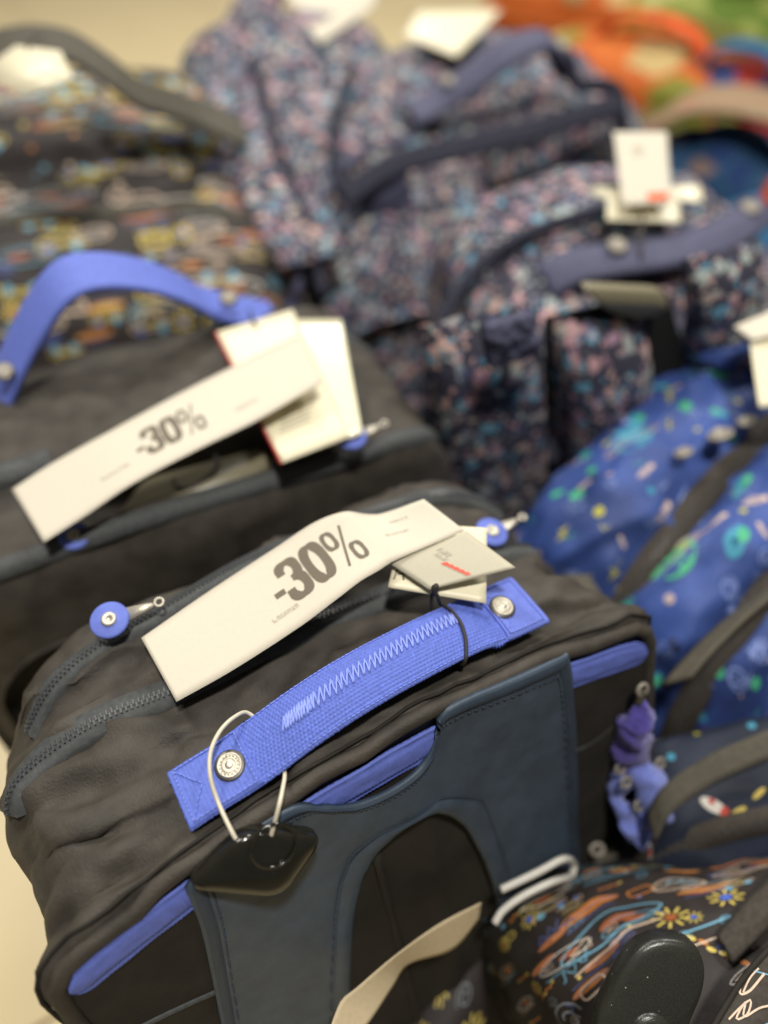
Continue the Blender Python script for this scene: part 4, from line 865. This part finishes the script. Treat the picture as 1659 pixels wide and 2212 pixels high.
for px, py, z, k, sz in ((1462, 1185, .385, 0, 1.7), (1555, 792, .42, 7, 1.6), (1372, 925, .415, 0, 1.4), (1325, 835, .41, 5, 1.6), (1380, 885, .415, 5, 1.2), (1455, 835, .42, 1, 1.1), (1505, 1075, .395, 2, 1.5), (1440, 1095, .395, 3, 1.0), (1545, 1130, .39, 3, .9), (1575, 1190, .385, 5, 1.5), (1330, 1260, .37, 2, 1.1), (1240, 1160, .385, 2, 1.3), (1490, 1155, .39, 1, 1.0), (1390, 1420, .345, 3, 1.0), (1440, 1400, .35, 5, 1.2), (1500, 1480, .34, 7, 1.2), (1440, 1530, .33, 0, 1.1), (1600, 1050, .40, 5, 1.3)):
    q = FF.loc(at(px, py, z)); u, v = uvof(SF, q[0], q[1]); spacey(mb, SF, u, v, rr.uniform(-.5, .5), k, rr, sz)
mb.build('space_print', IM, F_, kind='stuff')
scatter('space_print_fine', SF, 260, spacey, [2, 2, 6, 4, 3], F_, 28, (.03, .97), (.08, .92), (.45, .75), 1.2, .010).name = 'space_print'
for b0 in (.006, -.070): zipper(F_, SF, [(u_of(SF, b0), v) for v in np.linspace(.16, .84, 14)], .022, tape='mesh', pitch=.004, lift=.0065)
for px, py, z, rr_ in ((1556, 939, .425, .0085), (1476, 978, .415, .006), (1612, 910, .43, .006)):
    q = FF.loc(at(px, py, z)); v, f = tube([q + rr_ * np.array([math.cos(t), math.sin(t) * .8, -.5 * math.sin(t)]) for t in np.linspace(0, 2 * math.pi, 20)[:-1]], .0022, 6, closed=True); o = obj('buckle_ring', v, f, M['dullsteel'], F_)
    v, f = lathe([(rr_ * .8, 0), (rr_ * .7, .002), (rr_ * .1, .003)], 16); obj('snap', orient(v, q, (-.2, -.4, 1)), f, M['dullsteel'], o)
P = spline([FF.loc(at(*p)) for p in [(1460, 1470, .385), (1510, 1410, .395), (1580, 1340, .40), (1680, 1260, .40)]], 24); G = np.array([[q + np.array([y * .4, -y * .5, y * .6]) for y in np.linspace(-.012, .012, 5)] for q in P]); sheetobj('strap', G, .003, M['taupe'], F_)
P = spline([FF.loc(at(*p)) for p in [(1245, 1240, .38), (1285, 1300, .375), (1315, 1370, .36), (1310, 1440, .35)]], 24); G = np.array([[q + np.array([y * .7, -y * .7, 0]) for y in np.linspace(-.009, .009, 5)] for q in P]); sheetobj('strap', G, .003, M['taupe'], F_)
P = spline([FF.loc(at(*p)) for p in [(1535, 790, .42), (1570, 755, .435), (1610, 740, .435), (1670, 760, .42)]], 24); G = np.array([[q + np.array([0, y, 0]) for y in np.linspace(-.014, .014, 5)] for q in P]); sheetobj('handle', G, .004, M['space'], F_)
FT7 = Frame(*at(1650, 780, .47)[:2], 20); T7 = thing('hang_tag', 'cream tag at the right edge above the blue space print backpack', 'hang tag', FT7, 'blurred white tags'); t7 = lambda px, py, z: FT7.loc(at(px, py, z))
quadsheet('card', [(1618, 720), (1640, 880), (1760, 870), (1740, 710)], [.475, .455, .455, .475], M['card'], T7, t7); quadsheet('paper_strip', [(1585, 705), (1625, 735), (1760, 700), (1740, 640)], [.478, .476, .482, .485], M['paper'], T7, t7)
# second blue bag in front of it, mostly outside the frame
FF2 = Frame(.425, .315, 45)
F2 = thing('space_print_backpack', 'blue space print bag cut by right edge below the dark gap', 'backpack', FF2, 'blue space print bags')
bodyF2, SF2 = body('body', [(.055, -.155, .15, .27, .08, 0, 0, .02), (.045, -.17, .15, .315, .09, .004, 0, .02), (.01, -.172, .15, .33, .1, .008, 0, .02), (-.04, -.165, .15, .32, .1, .008, 0, .02), (-.06, -.15, .14, .28, .09, 0, 0, .02)], M['space'], F2, m=60, n=90, seed=71, fold=.009)
scatter('space_print', SF2, 50, spacey, [0, 1, 2, 3, 4, 5, 6, 7], F2, 18, (.05, .95), (.1, .6), (.9, 1.3), 1.2, .022)

# ================================================================== bag G : midnight toy print, between F and H
FGg = Frame(.285, .222, 10)
G_ = thing('toy_print_bag', 'midnight blue bag with red and white toy print and charcoal zipper at right', 'bag', FGg)
bodyG, SGg = body('body', [(-.062, -.10, .2, .27, .03, 0, .1, .02), (-.054, -.112, .2, .305, .04, .004, .1, .02), (-.03, -.116, .2, .325, .04, .006, .05, .02), (.0, -.116, .2, .334, .05, .006, 0, .02), (.03, -.112, .2, .328, .05, .004, 0, .02), (.045, -.10, .19, .29, .04, 0, 0, .02)], M['toys'], G_, m=60, n=100, seed=81, fold=.007)
scatter('toy_print', SGg, 110, toyish, [0, 1, 1, 1, 2, 2, 3], G_, 9, (.03, .95), (.12, .8), (.6, .95), 1.0, .013)
zipper(G_, SGg, [(u_of(SGg, -.036), v) for v in np.linspace(.24, .8, 12)], .018, tape='mesh', pitch=.003)
P = spline([FGg.loc(at(*p)) for p in [(1405, 1790, .325), (1440, 1730, .34), (1540, 1660, .352), (1680, 1600, .36)]], 30); G = np.array([[q + np.array([0, y, y * .3]) for y in np.linspace(-.008, .008, 5)] for q in P]); sheetobj('strap', G, .003, M['taupe'], G_)
for px, py in ((1262, 1800), (1300, 1770), (1290, 1835), (1415, 1830), (1375, 1790)):
    q = FGg.loc(at(px, py, .26)); v, f = tube([q + .0045 * np.array([math.cos(t), math.sin(t) * .7, .4 * math.sin(t)]) for t in np.linspace(0, 2 * math.pi, 18)[:-1]], .0016, 6, closed=True); obj('buckle_ring', v, f, M['dullsteel'], G_)
P = spline([FGg.loc(at(*p)) for p in [(1270, 1830, .24), (1330, 1800, .25), (1400, 1820, .25)]], 16); G = np.array([[q + np.array([0, y, 0]) for y in np.linspace(-.016, .016, 5)] for q in P]); sheetobj('strap', G, .003, M['taupe'], G_)

# ---- plush key charm on the right flank of bag A
FK = Frame(*at(1375, 1600, .36)[:2], 31)
K_ = thing('plush_keychain', 'purple and pale blue plush key charm hanging beside the nearest backpack', 'key charm', FK); k_ = lambda px, py, z: FK.loc(at(px, py, z))
def plush(name, pts, rad, mat, seed):
    P = spline(pts, 26); rd = np.interp(np.linspace(0, 1, 26), np.linspace(0, 1, len(rad)), rad); v, f = tube(P, rd, 14)
    rr = random.Random(seed); v = [np.array(q) + np.array([rr.uniform(-1, 1) for _ in range(3)]) * .0006 + .0075 * np.array([noise.noise(Vector(q) * 70 + Vector((seed, 0, 0))), noise.noise(Vector(q) * 70 + Vector((0, seed, 5))), noise.noise(Vector(q) * 70 + Vector((3, 0, seed)))]) for q in v]; return obj(name, v, f, mat, K_)
plush('plush_body', [k_(1385, 1520, .405), k_(1375, 1570, .38), k_(1362, 1620, .355), k_(1372, 1665, .335)], [.003, .009, .010, .012, .010, .005], M['plushp'], 1)
plush('plush_leg', [k_(1370, 1640, .345), k_(1405, 1690, .335), k_(1415, 1740, .32), k_(1385, 1815, .29)], [.006, .008, .010, .011, .008, .003], M['plushb'], 2)
plush('plush_arm', [k_(1365, 1650, .34), k_(1335, 1690, .325), k_(1330, 1720, .315), k_(1360, 1770, .30), k_(1382, 1812, .29)], [.005, .006, .006, .008, .009, .004], M['plushb'], 3)
for px, py, z in ((1388, 1490, .412), (1340, 1660, .345), (1352, 1690, .34), (1425, 1650, .34), (1380, 1740, .322)):
    q = k_(px, py, z); v, f = tube([q + .0038 * np.array([math.cos(t), .5 * math.sin(t), .8 * math.sin(t)]) for t in np.linspace(0, 2 * math.pi, 18)[:-1]], .0013, 6, closed=True); obj('metal_ring', v, f, M['dullsteel'], K_)
v, f = tube(spline([k_(1388, 1490, .412), k_(1380, 1520, .402)], 6), .0028, 8); obj('ribbon', v, f, M['taupe'], K_)

# ================================================================== bag H : doodle print bag in the near right corner
FH = Frame(*(FA.o + FA.u * .19 - FA.v * .18)[:2], 31); oa, ob = .19, -.18
H_ = thing('doodle_bag', 'dark brown doodle print bag in the near right corner under a black paddle tag', 'bag', FH, 'bags with the car doodle print')
secH = [(-.070, .035, .36, .22, .03, 0, -.1, .02), (-.078, .032, .36, .255, .03, .002, -.05, .02), (-.092, .030, .36, .285, .035, .003, 0, .02), (-.12, .030, .36, .307, .035, .004, 0, .02), (-.16, .030, .36, .327, .035, .005, 0, .02), (-.20, .030, .36, .340, .035, .005, 0, .02), (-.25, .030, .36, .348, .035, .004, 0, .02), (-.29, .032, .36, .340, .04, 0, 0, .02), (-.305, .04, .36, .30, .04, 0, 0, .02)]
def modH(G):
    a, b = G[..., 0] + oa, G[..., 1] + ob; k = np.clip((b + .27) / .20, 0, 1) ** 1.5; G[..., 1] -= .62 * np.clip(a - .09, 0, None) * k
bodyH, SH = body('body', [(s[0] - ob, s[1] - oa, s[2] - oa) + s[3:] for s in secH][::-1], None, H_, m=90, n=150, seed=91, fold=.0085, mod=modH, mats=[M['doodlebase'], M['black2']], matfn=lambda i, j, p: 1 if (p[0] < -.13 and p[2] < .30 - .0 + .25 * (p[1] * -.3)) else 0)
def placed(mb, S, lst, fr, fn):
    rr = random.Random(12)
    for px, py, z, k, rot, s in lst:
        q = fr.loc(at(px, py, z)); u, v = uvof(S, q[0], q[1]); fn(mb, S, u, v, rot, k, rr, s)
mb = MB()
SQ[0] = .62; WK[0] = .72
placed(mb, SH, [(1309, 2000, .318, 0, .03, 1.25), (1270, 1962, .314, 1, .03, 1.05), (1343, 2035, .325, 6, .05, 1.0), (1250, 2082, .326, 4, .15, 1.0), (1290, 2125, .332, 5, .05, .95), (1252, 2178, .337, 9, 0, 1.5), (1262, 2172, .337, 4, 1.3, .8), (1453, 1980, .33, 3, 0, 1.1), (1573, 1936, .33, 3, .5, 1.1), (1544, 2058, .336, 8, -1.2, 1.5), (1535, 1912, .33, 1, .1, .9),
    (1333, 1882, .30, 0, .05, .95), (1383, 1926, .315, 5, .1, .8), (1470, 1905, .32, 7, .05, 1.1), (1585, 1985, .336, 11, .03, 1.5), (1112, 2003, .31, 5, 0, .6), (1182, 2072, .322, 1, 0, .6), (1195, 1958, .31, 2, .1, .8), (1240, 1905, .30, 9, 0, .9), (1190, 2010, .315, 4, 0, .8), (1150, 1975, .31, 3, 0, .7), (1640, 1860, .32, 0, 0, 1.0), (1420, 1868, .31, 2, 0, .8), (1200, 2120, .33, 8, .2, .8)], FH, doodle)
mb.build('doodle_print', IM, H_, kind='stuff')
scatter('doodle_print_far', SH, 60, doodle, [1, 2, 4, 8, 9, 10, 10, 10], H_, 15, (.72, .98), (.25, .85), (.7, .95), .15, .013).name = 'doodle_print'
scatter('doodle_print_mid', SH, 190, doodle, [0, 1, 2, 3, 4, 6, 9, 10, 10, 8], H_, 17, (.38, .97), (.24, .80), (.5, .75), .1, .0125).name = 'doodle_print'
scatter('doodle_print_near', SH, 30, doodle, [10, 10, 10, 4], H_, 16, (.25, .6), (.27, .7), (.4, .6), .25, .03).name = 'doodle_print'
SQ[0] = 1.0; WK[0] = .8
# low side pocket with the same print
FP_ = lambda px, py, z: FH.loc(at(px, py, z))
q = [FP_(*p) for p in [(850, 2085, .20), (1040, 2060, .22), (1080, 2400, .16), (760, 2400, .14)]]
G = np.array([[(q[0] * (1 - u) + q[1] * u) * (1 - w) + (q[3] * (1 - u) + q[2] * u) * w + np.array([-.02, -.02, .015]) * math.sin(math.pi * u) * math.sin(math.pi * w) for u in np.linspace(0, 1, 30)] for w in np.linspace(0, 1, 30)])
sp = sheetobj('side_pocket', G, .006, M['doodlebase'], H_); Sp = Surf(G); Sp = Surf(G, flip=Sp.N[15, 15, 2] < 0)
scatter('doodle_print_pocket', Sp, 26, doodle, [0, 2, 3, 5, 9, 10], H_, 25, (.08, .9), (.08, .92), (.9, 1.2), .5, .022).name = 'doodle_print'
# straps
G = ruled([FP_(*p) for p in [(1500, 2290, .372), (1535, 2225, .373), (1598, 2122, .376), (1640, 2070, .378), (1690, 2020, .378)]], [FP_(*p) for p in [(1680, 2330, .366), (1720, 2260, .366), (1760, 2200, .366), (1790, 2150, .366), (1830, 2100, .366)]], 60, 24, .008)
st = sheetobj('shoulder_strap', G, .006, M['mesh'], H_); Sst = Surf(G); Sst = Surf(G, flip=Sst.N[30, 12, 2] < 0)
mb = MB()
def onS(pts): return [near(Sst, FP_(x, y, .375)) for x, y in pts]
def inkline(pts, w, c):
    UV = onS(pts); P = spline([(a, b, 0) for a, b in UV], 30)[:, :2]; Q = np.array([Sst.at(a, b, .0005) for a, b in P]); T = nrm(np.gradient(Q, axis=0)); Bn = nrm(np.cross(T, np.array([0, 0, 1.]))); v = []
    for q_, b_ in zip(Q, Bn): v += [q_ - b_ * w / 2, q_ + b_ * w / 2]
    mb.add(v, [(2 * i, 2 * i + 1, 2 * i + 3, 2 * i + 2) for i in range(29)], ix(c))
inkline([(1655, 2062), (1622, 2085), (1602, 2130), (1601, 2152), (1620, 2145), (1650, 2110)], .0011, 'peach'); inkline([(1606, 2148), (1622, 2118), (1640, 2100)], .0008, 'peach'); inkline([(1615, 2096), (1640, 2108), (1659, 2112)], .0007, 'sky')
inkline([(1575, 2205), (1600, 2180), (1620, 2165), (1612, 2195), (1590, 2205), (1610, 2170), (1605, 2200), (1635, 2180), (1659, 2170)], .0009, 'peach'); inkline([(1556, 2140), (1562, 2147)], .0018, 'yellow'); inkline([(1583, 2114), (1589, 2120)], .0018, 'yellow'); inkline([(1540, 2195), (1552, 2183)], .0016, 'yellow'); inkline([(1560, 2240), (1630, 2220), (1690, 2190)], .0009, 'sky')
mb.build('strap_print', IM, st, kind='stuff')
v, f = tube([Sst.at(u, .015, .0006) for u in np.linspace(0, 1, 60)], .0016, 7); obj('strap_binding', v, f, M['black2'], st)
G = ruled([FP_(*p) for p in [(1545, 2020, .342), (1600, 1955, .344), (1640, 1915, .344), (1700, 1860, .344)]], [FP_(*p) for p in [(1585, 2085, .344), (1640, 2030, .346), (1680, 1990, .346), (1740, 1930, .346)]], 30, 8, .004); sheetobj('strap', G, .004, M['mesh'], H_)
# black paddle-shaped security tag lying on bag H
FPd = Frame(*at(1440, 2110, .38)[:2], 31); T8 = thing('security_tag', 'black matt paddle shaped security tag in focus on near right doodle bag', 'security tag', FPd); p8 = lambda px, py, z: FPd.loc(at(px, py, z))
zq = lambda py: .392 - .024 * (py - 2035) / 177
path = [(1413, 2034), (1440, 2029), (1490, 2038), (1515, 2058), (1527, 2100), (1520, 2150), (1495, 2212), (1470, 2290), (1300, 2290), (1292, 2212), (1318, 2150), (1350, 2090), (1385, 2048)]
P = spline([p8(x, y, zq(y)) for x, y in path + path[:1]], 72)[:-1]; c = P.mean(0); nn = np.zeros(3)
for i in range(len(P)): nn += np.cross(P[i] - c, P[(i + 1) % len(P)] - c)
nn = nrm(nn); nn = nn if nn[2] > 0 else -nn; rings = [c + (P - c) * s + nn * h for s, h in ((.02, .0012), (.4, .0010), (.78, .0004), (.90, -.0002), (.955, -.0009), (.985, -.0022), (1, -.004), (1, -.012), (.96, -.0145), (.02, -.015))]
k = len(P); v = [q for r_ in rings for q in r_]; f = [tuple(range(k))]
for a in range(len(rings) - 1):
    for i in range(k): f.append((a * k + (i + 1) % k, a * k + i, (a + 1) * k + i, (a + 1) * k + (i + 1) % k))
obj('tag_body', v, f, M['paddle'], T8)
q = p8(1405, 2235, zq(2235)); v, f = lathe([(.0115, -.001), (.0112, .0012), (.0095, .0026), (.006, .0034), (.0002, .0036)], 36); obj('locking_dome', orient(v, q, nn), f, M['paddle'], T8)
# white looped cord on the corner of bag H
FW = Frame(*at(1145, 1920, .31)[:2], 31); T9 = thing('cord_loop', 'white looped plastic cord lying across the corner of the doodle bag', 'cord loop', FW); w9 = lambda px, py, z: FW.loc(at(px, py, z))
v, f = tube(spline([w9(*p) for p in [(1068, 1995, .322), (1085, 1968, .325), (1130, 1935, .328), (1190, 1906, .326), (1235, 1890, .30), (1240, 1868, .30), (1216, 1856, .33), (1160, 1885, .335), (1082, 1922, .335)]], 80), .0024, 8); obj('cord', v, f, M['whitecord'], T9)
# beige paper label seen on edge between the bags
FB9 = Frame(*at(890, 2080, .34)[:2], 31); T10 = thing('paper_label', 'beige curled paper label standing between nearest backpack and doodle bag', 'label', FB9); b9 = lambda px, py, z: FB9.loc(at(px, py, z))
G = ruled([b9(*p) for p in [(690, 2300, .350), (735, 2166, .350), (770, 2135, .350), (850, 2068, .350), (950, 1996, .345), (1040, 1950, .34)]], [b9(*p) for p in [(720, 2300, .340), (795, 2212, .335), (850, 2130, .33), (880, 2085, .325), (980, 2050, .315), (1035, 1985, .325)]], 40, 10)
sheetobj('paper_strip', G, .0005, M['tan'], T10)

# ================================================================== far background : bright bags on the floor
def lump(name, label, cat, px, py, z, yaw, w, d, h, mat, seed, group='bright bags in the far corner', extra=None):
    p = at(px, py, z); fr = Frame(p[0], p[1], yaw); t = thing(name, label, cat, fr, group)
    body('body', [(-d, -w * .9, w * .9, h * .7, h * .3, 0, .1, .0), (-d * .9, -w, w, h * .9, h * .35, .01, .1, 0), (-d * .3, -w, w, h, h * .4, .02, 0, 0), (d * .3, -w, w, h, h * .4, .02, 0, 0), (d * .9, -w, w, h * .9, h * .35, .01, 0, 0), (d, -w * .9, w * .9, h * .7, h * .3, 0, 0, 0)], M[mat], t, m=40, n=60, seed=seed, fold=.02)
    if extra: extra(t, fr, w, d, h)
    return t
def strapx(mat, hw_=.025, span=.5):
    def f_(t, fr, w, d, h):
        P = spline([(-w * span, -d * .2, h * .95), (-w * span * .5, -d * .2, h * 1.18), (w * span * .5, -d * .2, h * 1.18), (w * span, -d * .2, h * .95)], 20); G = np.array([[q + np.array([0, y, 0]) for y in np.linspace(-hw_, hw_, 5)] for q in P]); sheetobj('handle', G, .01, M[mat], t)
    return f_
lump('orange_bag', 'bright orange bag with green print behind floral bags', 'bag', 1400, 190, .22, -42, .30, .16, .30, 'orange', 101, extra=strapx('coral'))
lump('orange_bag', 'orange bag with yellow print touching the top edge', 'bag', 1330, 20, .25, -42, .34, .15, .32, 'orange', 105, extra=strapx('taupe'))
lump('green_bag', 'pale green print bag in the top right corner', 'bag', 1640, 90, .25, -42, .40, .14, .33, 'green', 103, extra=strapx('taupe'))
lump('red_bag', 'red bag next to the orange bags at right edge', 'bag', 1580, 240, .22, -35, .20, .14, .29, 'redcloth', 107, extra=strapx('teal'))
lump('teal_bag', 'dark blue bag under a wide peach arched handle behind the white tag', 'bag', 1590, 330, .30, -28, .18, .10, .32, 'bluecloth', 109, extra=strapx('peach', .06, .9))
lump('coral_bag', 'coral trimmed dark teal bag at right edge by floral handle', 'bag', 1720, 480, .33, -20, .12, .10, .36, 'teal', 111, extra=strapx('coral'))
